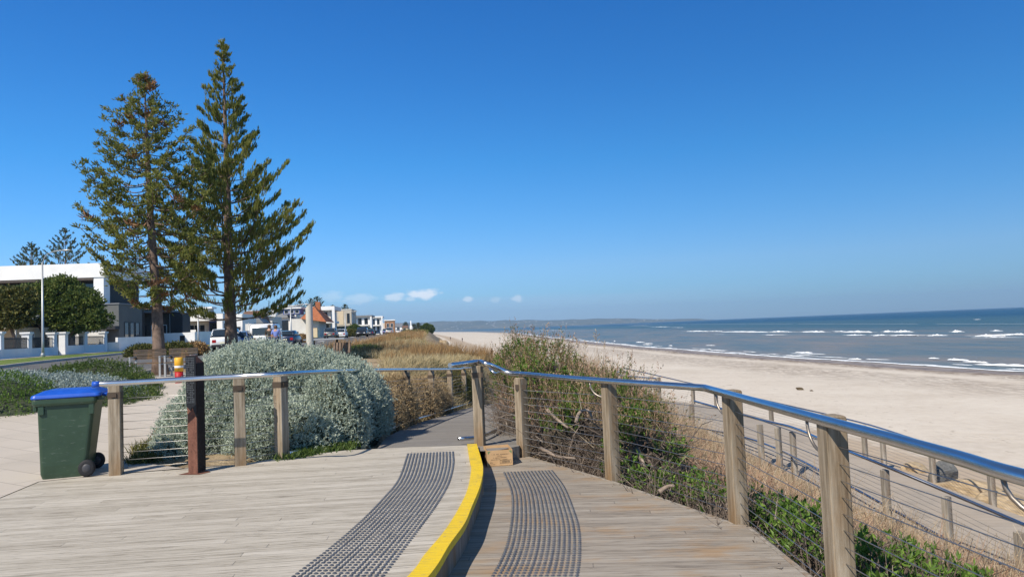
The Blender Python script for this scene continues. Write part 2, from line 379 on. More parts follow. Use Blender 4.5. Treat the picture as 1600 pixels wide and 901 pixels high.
# land material
m = Mat('sandy_soil', .9); v = m.coord(); a = m.noise(v, .8, 6, .65); b = m.noise(v, 7, 5, .7)
c = m.ramp(m.math('ADD', m.math('MULTIPLY', a, .6), m.math('MULTIPLY', b, .4)), [(.35, (.13, .10, .055)), (.48, (.27, .20, .12)), (.6, (.42, .33, .21)), (.75, (.52, .43, .30))])
m.color(c).bump(b, .8, .05); M['soil'] = m.m
m = Mat('beach_sand_material', .92); v = m.coord(); uvc = m.tc.outputs['UV']; sp = m.n('ShaderNodeSeparateXYZ'); m.L.new(uvc, sp.inputs[0])
off = sp.outputs[0]      # metres inland of the water's edge
a = m.noise(v, .12, 5, .6); b = m.noise(v, 1.6, 6, .7); fgr = m.noise(v, 12, 4, .6)
base = m.ramp(m.math('ADD', m.math('MULTIPLY', a, .55), m.math('MULTIPLY', b, .45)), [(.35, (.50, .43, .345)), (.5, (.59, .52, .43)), (.68, (.66, .595, .50))])
offn = m.math('ADD', off, m.math('MULTIPLY', m.math('SUBTRACT', m.noise(v, .07, 4), .5), 7))
wet = m.rng(offn, 7.0, 2.5, 0, 1); base = m.mix(m.math('MULTIPLY', wet, .8), base, (.27, .21, .155))
# drifts of seagrass on the tide lines
sv = m.n('ShaderNodeCombineXYZ'); m.L.new(m.math('MULTIPLY', offn, 1.0), sv.inputs[0]); so_ = m.n('ShaderNodeSeparateXYZ'); m.L.new(v, so_.inputs[0]); m.L.new(m.math('MULTIPLY', so_.outputs[1], .16), sv.inputs[1])
wd = m.noise(sv.outputs[0], 2.6, 6, .75)
line = m.math('MAXIMUM', m.math('MULTIPLY', m.rng(offn, 1.0, 2.0, 0, 1), m.rng(offn, 9, 5, 0, 1)), m.math('MULTIPLY', m.math('MULTIPLY', m.rng(offn, 9, 11, 0, 1), m.rng(offn, 24, 14, 0, 1)), .55))
wm_ = m.math('MULTIPLY', line, m.rng(wd, .44, .54, 0, 1)); base = m.mix(m.math('MULTIPLY', wm_, .85), base, (.13, .085, .055))
sc_ = m.noise(m.coord('Object', (1, .45, 1)), 2.1, 5, .7); base = m.mix(m.rng(sc_, .63, .68, 0, .6), base, (.2, .15, .1)); ti = m.math('ADD', sp.outputs[1], m.math('MULTIPLY', m.math('SUBTRACT', b, .5), 4)); bm_ = m.math('MULTIPLY', m.rng(ti, 1.5, 3.5, 0, 1), m.rng(ti, 9.5, 7, 0, 1)); base = m.mix(m.math('MULTIPLY', bm_, .75), base, (.37, .275, .18))
# footprints and berm near the dune
inl = sp.outputs[2] if False else None
fp = m.n('ShaderNodeTexVoronoi'); fp.inputs['Scale'].default_value = 2.6; m.L.new(m.coord(), fp.inputs['Vector'])
fpm = m.rng(fp.outputs['Distance'], .08, .3, -1, 0)
lr = m.rng(m.noise(v, .25, 4), .42, .6, 0, 1)
h = m.math('ADD', m.math('MULTIPLY', m.math('MULTIPLY', fpm, lr), 1.2), m.math('ADD', m.math('MULTIPLY', b, 1.2), m.math('MULTIPLY', fgr, .25)))
m.color(base).bump(h, .55, .05); m.rough(m.rng(wet, .2, 1, .92, .45)); M['sand'] = m.m

cols = between(lambda y: fwl(y)-14-.5*max(0, y), fwl, 5, True)+between(fwl, ff, 3, True)+between(ff, fr, 4, True)+between(fr, fc, 34, True)+between(fc, ft, 18)
strip_sheet('ground', cols, zland, M['soil'])
strip_sheet('beach', between(ft, fs, 44, True, 1.2)+[fs, lambda y: fs(y)+3, lambda y: fs(y)+14+y*.01], zbeach, M['sand'], uvf=lambda x, y: (fs(y)-x, x-ft(y)))

# ------------------------------------------------------------------ sea
m = Mat('sea_water', .12, 0, .5); v = m.coord(); sp = m.n('ShaderNodeSeparateXYZ'); m.L.new(m.tc.outputs['UV'], sp.inputs[0]); off = sp.outputs[0]
wob = m.math('MULTIPLY', m.math('SUBTRACT', m.noise(m.coord('Object', (1, .3, 1)), .03, 4), .5), 60)
o2 = m.math('ADD', off, wob)
shallow = m.ramp(m.noise(m.coord('Object', (1, .35, 1)), .09, 6, .65), [(.35, (.10, .145, .155)), (.52, (.165, .175, .16)), (.68, (.235, .20, .16))])
deep = m.ramp(m.noise(m.coord('Object', (1, .5, 1)), .02, 5, .6), [(.35, (.006, .040, .085)), (.65, (.012, .065, .11))])
mid = (.05, .10, .11)
c1 = m.mix(m.rng(o2, 60, 150, 0, 1), shallow, mid); c2 = m.mix(m.rng(o2, 190, 430, 0, 1), c1, deep)
m.color(c2)
wv = m.coord('Object', (1, .42, 1), (0, 0, R(12)))
h1 = m.noise(wv, .35, 6, .62); h2 = m.noise(wv, 2.2, 4, .6); hh = m.math('ADD', m.math('MULTIPLY', h1, 1.6), m.math('MULTIPLY', h2, .28))
m.bump(hh, .9, .55); m.rough(.3) if False else None
m.b.inputs['Roughness'].default_value = .35; m.b.inputs['IOR'].default_value = 1.25
M['sea'] = m.m
seaR = lambda y: fs(y)+60+abs(y)*1.3
def zsea(x, y):
    d = x-fs(y)
    if d > 250 or y > 800: return ZSEA
    w = S(d/12)
    return ZSEA + w*(.10*math.sin(d*.55+mnoise.noise(Vector((x*.02, y*.05, 0)))*5)+mnoise.noise(Vector((x*.12, y*.06, 5)))*.13)
far = 9500
scol = between(lambda y: fs(y)-1.5, lambda y: fs(y)+70, 60, True, 1.3)+between(lambda y: fs(y)+70, lambda y: fs(y)+250, 40, True)+between(lambda y: fs(y)+250, lambda y: max(fs(y)+1000, far), 14)
strip_sheet('sea', scol, zsea, M['sea'], uvf=lambda x, y: (x-fs(y), y))

M['foam'] = None
m = Mat('foam_material', .8); n1 = m.noise(m.coord(), 1.1, 6, .7); m.color(m.ramp(n1, [(.3, (.62, .66, .68)), (.6, (.85, .87, .88))])).bump(n1, .6, .1); M['foam'] = m.m
# the swash line along the beach: ragged lens-like pieces of foam lying on the water
V = []; F = []
def foam_patch(c, dirv, length, width, hgt, seg=14, lift=.06):
    side = Vector((dirv.y, -dirv.x, 0)); o = len(V); s0 = random.random()*100
    for i in range(seg+1):
        t = i/seg; env = math.sin(math.pi*t)**.55
        ctr = c + dirv*(t-.5)*length + side*(mnoise.noise(Vector((t*3+s0, 0, 0)))*width*.8)
        w = width*env*(.55+.9*abs(mnoise.noise(Vector((t*7+s0, 2, 0)))))+.02; hh_ = hgt*env*(.5+.9*abs(mnoise.noise(Vector((t*5+s0, 7, 0)))))
        for k, (a, b) in enumerate(((-1, 0), (-.45, .55), (0, 1), (.35, .75), (1, 0))):
            V.append(tuple(ctr+side*(w*a)+Vector((0, 0, hh_*b+lift))))
    for i in range(seg):
        for k in range(4): F.append((o+i*5+k, o+i*5+k+1, o+(i+1)*5+k+1, o+(i+1)*5+k))
y = 52
while y < 780:
    x = fs(y); x2 = fs(y+1); d = Vector((x2-x, 1, 0)).normalized()
    k = 1+y/260
    foam_patch(Vector((x+.5+random.uniform(-.3, .5)*k, y, ZSEA)), d, random.uniform(3.5, 7)*k, random.uniform(.3, .65)*k**.3, .04, lift=.05)
    if random.random() < .3: foam_patch(Vector((x+random.uniform(1.5, 4.5), y+random.uniform(-2, 2), ZSEA)), d, random.uniform(2, 6)*k, random.uniform(.15, .4), .08, lift=.08)
    if random.random() < .10: foam_patch(Vector((x+random.uniform(3, 8), y, ZSEA)), d, random.uniform(2, 5), .3, .16*min(1.3, k), lift=.03)
    y += 1.5*k
for (px, py, ln, h_) in [(1497, 563, 2.2, .5), (1575, 572, 6, .45), (1255, 551, 3, .35), (1262, 553, 6, .25), (1110, 540, 3, .3), (1000, 535, 4, .5), (1013, 537, 4, .4), (1460, 560.5, 1.2, .3), (1370, 562, 3, .2)]:
    p = at(px, py, ZSEA); foam_patch(p, Vector((-.35, .93, 0)), ln*1.3, .4, h_*.5)
tag(fast('shore_foam', V, F, M['foam'], smooth=True), 'white foam of the swash along the edge of the water', 'foam', kind='stuff')
# breakers: each roller is a raised white crest
m = Mat('breaker_face', .35, 0, .5); m.color(m.ramp(m.noise(m.coord(), .9, 4), [(.35, (.11, .14, .12)), (.65, (.17, .18, .15))])); M['wave'] = m.m
def crest_pts(pxa, pxb, py):
    a, b = at(pxa, py+.0408*0, ZSEA), at(pxb, py-.0, ZSEA); return a, b
breakers = [(945, 985, 506, .7), (985, 1012, 508.5, .5), (1018, 1046, 510.5, .6), (1052, 1068, 511.5, .4), (1075, 1106, 517.6, .9), (1110, 1128, 517.3, .6), (1130, 1195, 518.6, 1.0), (1204, 1236, 518.4, .8), (1251, 1288, 518.6, .9), (1306, 1318, 517.6, .4), (1318, 1360, 518.9, 1.0), (1382, 1396, 518.2, .8), (1398, 1424, 518.6, 1.0), (1490, 1503, 518.4, .9), (1326, 1350, 523.6, .5), (1366, 1384, 524, .5), (1393, 1436, 524, .55), (1451, 1480, 524.2, .55), (1526, 1568, 524.8, .8), (1566, 1604, 523, .7), (1538, 1592, 527.6, .5), (1553, 1561, 517, .5), (1120, 1132, 522.5, .3), (1200, 1225, 523, .25), (895, 930, 509, .5), (840, 880, 516, .4), (1524, 1530, 499, .4)]
for i, (a, b, py, h_) in enumerate(breakers):
    pa, pb = at(a, py, ZSEA), at(b, py, ZSEA); V = []; F = []; d = (pb-pa); ln = d.length; d.normalize()
    foam_patch((pa+pb)/2, d, ln*1.15, 1.1, h_*.72, seg=30, lift=-.02)
    foam_patch((pa+pb)/2+Vector((0, 1.2, 0)), d, ln*1.7, .25, .10, seg=26, lift=.06)
    foam_patch((pa+pb)/2+Vector((0, -1.6, 0)), d, ln*.8, .9, .12, seg=20, lift=.05)
    tag(fast('breaker', V, F, M['foam'], smooth=True), kind='structure')

# ------------------------------------------------------------------ road, kerbs, verge, footpath
m = Mat('asphalt', .9); v = m.coord(); a = m.noise(v, .35, 4); b = m.noise(v, 60, 3)
m.color(m.ramp(m.math('ADD', m.math('MULTIPLY', a, .7), m.math('MULTIPLY', b, .3)), [(.35, (.085, .083, .08)), (.65, (.15, .145, .14))])).bump(b, .4, .005); M['asphalt'] = m.m
m = Mat('verge_grass', .9); v = m.coord(); a = m.noise(v, .6, 5, .6); b = m.noise(v, 14, 4, .7)
m.color(m.ramp(m.math('ADD', m.math('MULTIPLY', a, .6), m.math('MULTIPLY', b, .4)), [(.35, (.06, .11, .018)), (.52, (.14, .20, .035)), (.66, (.27, .25, .09))])).bump(b, 1, .06); M['verge'] = m.m
m = Mat('concrete', .88); v = m.coord(); a = m.noise(v, 1.2, 6, .65)
m.color(m.ramp(a, [(.3, (.40, .37, .33)), (.7, (.52, .48, .43))])).bump(m.noise(v, 30, 3), .2, .004); M['concrete'] = m.m
M['line'] = plain('road_paint', (.72, .72, .70), .7, var=.12)
strip_sheet('road', between(ff, fr, 10), zland, M['asphalt'], ymax=2500, ymin=6, dz=.02)
strip_sheet('verge', between(lambda y: ff(y)-4.6, lambda y: ff(y)-.18, 5), zland, M['verge'], ymax=900, ymin=10, dz=.14)
strip_sheet('footpath', between(fwl, lambda y: ff(y)-4.6, 2), zland, M['concrete'], ymax=900, ymin=10, dz=.145)
def kerb(name, f, s, y0, y1):
    V = []; F = []; ys = [y for y in YS if y0 <= y <= y1]
    for y in ys:
        x = f(y)
        for (dx, dz) in ((0, 0), (0, .15), (-.18*s, .155), (-.18*s, 0)): V.append((x+dx, y, zland(x, y)+dz))
    for i in range(len(ys)-1):
        for k in range(3): F.append((i*4+k, i*4+k+1, (i+1)*4+k+1, (i+1)*4+k))
    tag(fast(name, V, F, M['concrete']), kind='structure')
kerb('kerb', ff, 1, 10, 900); kerb('kerb', fr, -1, 23, 900)
# sandy path between the road and the dune, and worn soil round the trees
m = Mat('packed_sand', .92); v = m.coord(); a = m.noise(v, 1.5, 5); m.color(m.ramp(a, [(.3, (.46, .38, .28)), (.7, (.60, .52, .40))])).bump(m.noise(v, 9, 4), .5, .03); M['track'] = m.m
strip_sheet('sand_track', between(lambda y: fr(y)+.19, lambda y: fr(y)+2.9+.012*y, 3), zland, M['track'], ymax=500, ymin=30, dz=.06)
# painted dashes on the road
for y0 in (44, 60, 76, 92, 108, 128, 150):
    V = []; F = []
    for k in range(7):
        y = y0+k; xm = (ff(y)*.38+fr(y)*.62)
        V += [(xm-.09*(1+y/60), y, zland(xm, y)+.035), (xm+.09*(1+y/60), y, zland(xm, y)+.035)]
    F = [(2*k, 2*k+1, 2*k+3, 2*k+2) for k in range(6)]
    tag(fast('road_marking', V, F, M['line']), kind='structure')
V = []
for k in range(12):                     # parking bay line seen beside the dune
    y = 56+k*.9; xm = fr(y)-2.0; V += [(xm-.12, y, zland(xm, y)+.035), (xm+.12, y, zland(xm, y)+.035)]
tag(fast('road_marking', V, [(2*k, 2*k+1, 2*k+3, 2*k+2) for k in range(11)], M['line']), kind='structure')

# ------------------------------------------------------------------ far shore: headland hills, town, haze
m = Mat('far_hills_material', .95); v = m.coord(); a = m.noise(v, .004, 6, .6)
m.color(m.ramp(a, [(.35, (.05, .065, .04)), (.5, (.09, .095, .055)), (.65, (.15, .135, .08))])); M['hills'] = m.m
def far_dist(px): return 7000+900*math.sin(px*.01)
def hill_top(px):
    tab = [(300, 26), (420, 24), (560, 22), (640, 20), (720, 19), (800, 16), (900, 13), (1000, 8), (1080, 4), (1150, -3)]
    return interp(tab, px)
V = []; F = []; nx = 130
for i in range(nx):
    px = 250+(1160-250)*i/(nx-1); D = 7400; x = gx(px, 1.0)
    n = mnoise.noise(Vector((px*.012, 0, 0)))*4+mnoise.noise(Vector((px*.05, 3, 0)))*1.6
    hh_ = max(-8, (hill_top(px)+n*.8))/FPX
    for k in range(9):
        t = k/8; D2 = D+1900*t
        V.append((x*D2, D2, ZSEA-3+max(-2, (hh_*(9300)*.72+5.6)*S(t*1.02)*(1+.12*mnoise.noise(Vector((px*.03, t*3, 1)))*(1 if t < .99 else 0)))))
F = [(i*9+k, (i+1)*9+k, (i+1)*9+k+1, i*9+k+1) for i in range(nx-1) for k in range(8)]
hills = fast('hills', V, F, M['hills'], smooth=True); tag(hills, kind='structure')
def hillz(px, t):
    n = mnoise.noise(Vector((px*.012, 0, 0)))*4+mnoise.noise(Vector((px*.05, 3, 0)))*1.6
    return ZSEA-3+max(-2, (max(-8, (hill_top(px)+n*.8))/FPX*9300*.72+5.6)*S(t*1.02))
mb = MB()
for k in range(230):
    px = random.uniform(560, 1040); t = random.random()**1.3*.75; D2 = 7400+1900*t; z = hillz(px, t)
    if z < 2: continue
    w = random.uniform(7, 18); mb.cbox((gx(px, 1)*D2, D2-8, z-3), w, 12, random.uniform(4, 8), random.uniform(-.3, .3))
M['farwall'] = plain('far_white_walls', (.5, .48, .45), .8, var=.2, scale=.01)
tag(mb.build('far_town', M['farwall']), 'pale specks of houses scattered over the far hills', 'town', kind='stuff')

# ------------------------------------------------------------------ timber decks and the ramp path
def poly_px(pts, z): return [(at(a, b, z).x, at(a, b, z).y) for a, b in pts]
def flat(name, poly, z0, z1, mat):
    if sum(a[0]*b[1]-b[0]*a[1] for a, b in zip(poly, poly[1:]+poly[:1])) < 0: poly = poly[::-1]
    return tag(MB().prism(poly, z0, z1).build(name, mat), kind='structure')
kL = [(730, 696.4), (734, 722), (736.4, 734.7), (731, 767), (716, 800), (693.5, 835.5), (664, 871), (642, 901)]
kR = [(745, 696), (752.6, 722), (755, 738), (750, 764), (737, 796.5), (726, 822.5), (703, 855), (674, 901)]
KL = [at(a, b, 0) for a, b in kL]; KR = [at(a, b, 0) for a, b in kR]
def extend(P, n=3):                # carry the curve on towards and past the camera
    d = (P[-1]-P[-2]).normalized(); out = list(P); turn = -.10
    for i in range(n): d = Matrix.Rotation(turn, 3, 'Z') @ d; out.append(out[-1]+d*.9)
    return out
KL, KR = spline(extend(KL), 6), spline(extend(KR), 6)
kn = min(len(KL), len(KR)); KL, KR = KL[:kn], KR[:kn]
M['deckL'] = wood_deck('silvered_decking', R(-5), [(.24, .21, .165), (.425, .385, .32), (.53, .485, .415), (.62, .58, .51)], pitch=.10)
M['deckR'] = wood_deck('browner_decking', R(4), [(.16, .135, .11), (.275, .238, .195), (.36, .32, .27), (.44, .40, .35)], stain=(.34, .21, .10), pitch=.10)
M['pathdeck'] = wood_deck('ramp_decking', R(3), [(.17, .155, .135), (.25, .228, .20), (.31, .285, .25), (.37, .34, .30)], pitch=.19)
backL = [at(-350, 800, 0), at(0, 778, 0), at(62, 752, 0), at(180, 740, 0), at(300, 730, 0), at(375, 725, 0), at(440, 714, 0), at(540, 703, 0), at(640, 698, 0), at(728, 695.5, 0)]
upper = [(p.x, p.y) for p in backL] + [(p.x, p.y) for p in KL] + [(KL[-1].x-3, -2.5), (-12, -2.5)]
flat('upper_deck', upper, -.16, 0, M['deckL'])
ZL = -.19
edge = [at(745, 703, ZL), at(790, 709, ZL), at(818, 712, ZL), at(950, 751, ZL), at(1145, 819, ZL), at(1165, 822, ZL), at(1260, 901, ZL), Vector((2.08, 4.2, ZL)), Vector((2.12, 3, ZL)), Vector((2.1, -2.5, ZL))]
EDGE = edge
lower = [(p.x, p.y) for p in edge] + [(KL[-1].x-2.5, -2.5)] + [(p.x+.02, p.y) for p in KL[::-1]]
flat('lower_deck', lower, ZL-.12, ZL, M['deckR'])
mb = MB()                          # fascia board along the lower deck's seaward edge
for a, b in zip(edge[2:-1], edge[3:]):
    d = (b-a).normalized(); s = Vector((d.y, -d.x, 0))*-1 if False else Vector((-d.y, d.x, 0))
    if s.x < 0: s = -s
    mb.add([a+s*.003, b+s*.003, b+s*.05, a+s*.05, a+s*.003-Vector((0, 0, .2)), b+s*.003-Vector((0, 0, .2)), b+s*.05-Vector((0, 0, .2)), a+s*.05-Vector((0, 0, .2))],
           [(0, 3, 2, 1), (3, 7, 6, 2), (0, 1, 5, 4), (4, 5, 6, 7), (0, 4, 7, 3), (1, 2, 6, 5)])
tag(mb.build('edge_board', M['greypost']), 'grey timber edge board along the seaward side of the lower deck', 'edge board')

# yellow nosing on the curved step
m = Mat('yellow_paint', .55, 0, .4); v = m.coord(); a = m.noise(v, 26, 5, .7); b = m.noise(m.coord('Object', (1.5, 30, 1)), 2, 5, .7)
c = m.ramp(b, [(.35, (.66, .43, .006)), (.6, (.80, .56, .008))]); c = m.mix(m.rng(a, .60, .66, 0, .8), c, (.36, .29, .18)); sm = m.noise(m.coord('Object', (1, 1, 1)), 3.2, 5, .7); c = m.mix(m.rng(sm, .5, .72, 0, .4), c, (.30, .235, .07)); fl = m.noise(m.coord('Object', (4, 60, 4)), 2, 4, .7); c = m.mix(m.rng(fl, .58, .64, 0, .6), c, (.22, .18, .12)); m.color(c).bump(b, .4, .004); M['yellow'] = m.m
kt = empty('curved_step', (KL[0].x, KL[0].y, 0))
tag(kt, 'curved step edge painted bright yellow between the upper and lower deck', 'step edge')
inv = Vector(kt.location)
V = []; F = []
for a, b in zip(KL, KR): V += [tuple(a-inv+Vector((0, 0, .003))), tuple(a-inv+Vector((0, 0, .028))), tuple(b-inv+Vector((0, 0, .028))), tuple(b-inv+Vector((0, 0, -.03)))]
for i in range(kn-1):
    for k in range(3): F.append((i*4+k, i*4+k+1, (i+1)*4+k+1, (i+1)*4+k))
F += [(0, 3, 2, 1)]
fast('nosing', V, F, M['yellow'], kt)
V = []; F = []
for a, b in zip(KL, KR):
    q = b-inv+(a-b).normalized()*.012
    V += [tuple(q+Vector((0, 0, -.031))), tuple(q+Vector((0, 0, ZL+.002)))]
fast('riser', V, [(i*2, i*2+1, i*2+3, i*2+2) for i in range(kn-1)], timber('riser_timber', (.10, .085, .07), (.2, .17, .14), (.3, .26, .22)), kt)
# end grain piece of yellow where the step meets the post
# ramp path: one long slab following the switchback
PS = spline([p for p in PATH], 8); HW = []
for i in range(len(path_hw)-1): HW += [path_hw[i]+(path_hw[i+1]-path_hw[i])*k/8 for k in range(8)]
HW.append(path_hw[-1])
PL, PR = [], []
for i, p in enumerate(PS):
    t = (PS[min(len(PS)-1, i+1)]-PS[max(0, i-1)]); t.z = 0; t.normalize(); s = Vector((t.y, -t.x, 0))
    PL.append(p-s*HW[i]); PR.append(p+s*HW[i])
# its first edge joins the back of the decks
PL[0] = at(500, 706.5, -.004); PR[0] = at(772, 704, -.012)
V = []; F = []
for a, b in zip(PL, PR):
    V += [tuple(a+Vector((0, 0, -.35))), tuple(a), tuple(b), tuple(b+Vector((0, 0, -.35)))]
for i in range(len(PL)-1):
    for k in range(3): F.append((i*4+k, (i+1)*4+k, (i+1)*4+k+1, i*4+k+1))
tag(fast('boardwalk_path', V, F, M['pathdeck']), kind='structure')
# plaza paving behind the deck
m = Mat('plaza_paving', .88); v = m.coord('Object', (1, 1, 1), (0, 0, R(33)))
br = m.n('ShaderNodeTexBrick'); m.L.new(v, br.inputs['Vector']); br.inputs['Scale'].default_value = 1; br.offset = .5
br.inputs['Brick Width'].default_value = 1.2; br.inputs['Row Height'].default_value = .45; br.inputs['Mortar Size'].default_value = .006
br.inputs['Color1'].default_value = (.46, .41, .35, 1); br.inputs['Color2'].default_value = (.51, .455, .39, 1); br.inputs['Mortar'].default_value = (.27, .235, .20, 1)
a = m.noise(m.coord(), .9, 6, .65); m.color(m.mix(m.rng(a, .4, .7, 0, .35), br.outputs[0], (.37, .33, .28))).bump(m.noise(m.coord(), 25, 3), .25, .004); M['paving'] = m.m
def sheet_px(name, pts, mat, dz, zf=zland, it=6, n=26):
    """fill a polygon (ground points) with a draped sheet"""
    P = [Vector((x, y, 0)) for x, y in pts]
    import bmesh
    bm = bmesh.new(); f = bm.faces.new([bm.verts.new(p) for p in P]); bm.normal_update()
    bmesh.ops.triangulate(bm, faces=bm.faces[:])
    for _ in range(it):
        es = [e for e in bm.edges if e.calc_length() > 1.0]
        if not es: break
        bmesh.ops.subdivide_edges(bm, edges=es, cuts=1); bmesh.ops.triangulate(bm, faces=[q for q in bm.faces if len(q.verts) > 3])
    for vv in bm.verts: vv.co.z = max(zf(vv.co.x, vv.co.y), zplain(vv.co.x, vv.co.y) if zf is zland else -9)+dz
    bm.normal_update()
    for q in bm.faces:
        if q.normal.z < 0: q.normal_flip()
    me = bpy.data.meshes.new(name); bm.to_mesh(me); bm.free(); me.materials.append(mat)
    o = bpy.data.objects.new(name, me); link(o); return tag(o, kind='structure')
def ground_at(px, py, dz=0):
    p = at(px, py, 0)
    for _ in range(12): p = at(px, py, zplain(p.x, p.y)+dz)
    return p
pv = [(p.x, p.y-.02) for p in backL[:5]]
pv = [(a, b) for a, b in pv]+[(gp.x, gp.y) for gp in [ground_at(290, 732), ground_at(212, 722), ground_at(228, 690), ground_at(262, 640), ground_at(318, 600), ground_at(360, 585), ground_at(350, 578), ground_at(205, 587), ground_at(214, 606), ground_at(150, 630), ground_at(55, 640), ground_at(0, 648), ground_at(-150, 655), ground_at(-420, 690)]]
sheet_px('paving', pv, M['paving'], .006)

# ------------------------------------------------------------------ stud strips set into the decks
M['stud'] = plain('stud_metal', (.155, .16, .17), .42, .7, .25, 20)
def stud_strip(name, Lp, Rp, z, label, seed):
    rr = random.Random(seed)
    A, B = spline([at(a, b, z) for a, b in Lp], 12), spline([at(a, b, z) for a, b in Rp], 12)
    def resample(P, n):
        d = [0]
        for a, b in zip(P, P[1:]): d.append(d[-1]+(b-a).length)
        out = []; j = 0
        for i in range(n):
            s = d[-1]*i/(n-1)
            while j < len(d)-2 and d[j+1] < s: j += 1
            t = (s-d[j])/max(1e-6, d[j+1]-d[j]); out.append(P[j]*(1-t)+P[j+1]*t)
        return out, d[-1]
    _, la = resample(A, 5); _, lb = resample(B, 5); n = int((la+lb)/2/.055)
    A, _ = resample(A, n); B, _ = resample(B, n); V = []; F = []
    Q = []
    for j in range(15):
        u = (j+.35)/15
        for i in range(n):
            blk = math.sin(i*.21+j*.5)+mnoise.noise(Vector((i*.07, j*.35, seed)))*2
            c = A[i]*(1-u)+B[i]*u; i2 = min(n-1, i+1); d = (A[i2]*(1-u)+B[i2]*u)-c
            if d.length < 1e-6: d = A[i]*(1-u)+B[i]*u-(A[i-1]*(1-u)+B[i-1]*u)
            d.normalize(); s = Vector((d.y, -d.x, 0)); o = len(V); r0, r1, h = .0165, .010, .008
            for (r, zz) in ((r0, .0015), (r0*.93, h*.55), (r1, h)):
                for k in range(8):
                    a = 2*math.pi*k/8; V.append(tuple(c+Vector((math.cos(a)*r, math.sin(a)*r, zz))))
            for q in range(2):
                for k in range(8): F.append((o+q*8+k, o+q*8+(k+1) % 8, o+q*8+8+(k+1) % 8, o+q*8+8+k))
            F += [(o+16, o+17, o+18, o+19), (o+16, o+19, o+20, o+23), (o+20, o+21, o+22, o+23)]
            if mnoise.noise(Vector((i*.09+5, j*.9, seed+4))) > .10:     # link bar between studs
                o = len(V); w = .0055; L_ = .052
                for (aa, bb) in ((0, -w), (L_, -w), (L_, w), (0, w)): V.append(tuple(c+d*aa+s*bb+Vector((0, 0, .0035))))
                F.append((o, o+1, o+2, o+3))
    fo = fast(name, V, F, M['stud']); tag(fo, label, 'stud strip', 'steel stud strips on the decks'); return fo
stud_strip('stud_strip', [(636, 709), (622, 748), (596, 780), (563.5, 813), (515, 855), (452, 903), (400, 945)], [(711, 705.5), (712, 725), (705, 754), (687, 787), (664, 819), (635, 858), (602, 903), (570, 945)], 0, 'curving strip of grey metal studs on the upper deck, left of the yellow step', 1)
stud_strip('stud_strip', [(786, 738), (797.5, 767), (799, 800), (792.6, 842), (781, 874.5), (765, 903), (750, 930)], [(865.7, 735), (885, 761), (901.5, 800), (909.6, 829), (911, 868), (907, 903), (898, 930)], ZL, 'curving strip of grey metal studs on the lower deck, right of the yellow step', 2)

# ------------------------------------------------------------------ railings
def post_mb(h, w=.135, cable_holes=None, cap=True):
    mb = MB(); a = w/2; mb.box(-a, a, -a, a, -.35, h-.012)
    mb.add([(-a, -a, h-.012), (a, -a, h-.012), (a, a, h-.012), (-a, a, h-.012), (-a+.012, -a+.012, h), (a-.012, -a+.012, h), (a-.012, a-.012, h), (-a+.012, a-.012, h)],
           [(0, 1, 5, 4), (1, 2, 6, 5), (2, 3, 7, 6), (3, 0, 4, 7), (4, 5, 6, 7)])
    return mb
def polyline_at(P, i):
    t = P[min(len(P)-1, i+1)]-P[max(0, i-1)]; t.z = 0; t.normalize(); return t
def cable_run(nodes, fr_z, r=.0032):
    mb = MB(); pts = [Vector((p.x, p.y, zb+(zt-zb)*fr_z)) for p, zb, zt in nodes]; mb.tube(pts, r, 5); return mb
def railing(name, label, cat, posts, rail_pts, rail_r, mat_post, fr_list, hook=None, w=.135, group=None, clip=True, kick=None, rot=0):
    """posts: list of (x,y,zbase,ztop); rail_pts: polyline of the handrail"""
    root = empty(name, (posts[0][0], posts[0][1], posts[0][2])); inv = root.location.copy(); tag(root, label, cat, group)
    P = [Vector(p[:3]) for p in posts]
    for i, (x, y, zb, zt) in enumerate(posts):
        t = polyline_at(P, i); rz = math.atan2(t.y, t.x)+rot
        o = post_mb(zt-zb, w).build('post', mat_post, root, bevel=.006, seg=1); o.location = Vector((x, y, zb))-inv; o.rotation_euler = (0, 0, rz)
        if clip:
            c = MB(); a = w/2+.004; zc = zt-zb-.115
            c.box(-a, a, -a, a, zc-.05, zc+.025); c.box(-.03, .03, -a-.012, a+.012, zc-.035, zc+.012)
            c.box(-.02, .02, -.02, .02, zc+.02, zt-zb+.03)
            c.build('bracket', M['bracket'], o)
    rt = MB().tube([Vector(p)-inv for p in rail_pts], rail_r, 14); ro = rt.build('handrail', M['rail'], root)
    if kick: MB().tube([Vector(p)-inv for p in kick], .028, 8).build('kick_rail', M['steel'] if name != 'ramp_railing' else M['darksteel'], root)
    for f in fr_list:
        cable_run([(Vector((x-inv.x, y-inv.y, 0)), zb-inv.z, zt-inv.z) for x, y, zb, zt in posts], f).build('cable', M['cable'], root)
    return root
def rail_curve(pts, n=6): return spline([at(*p) for p in pts], n)
FR = [.07, .155, .24, .325, .41, .495, .58, .665, .75, .84]

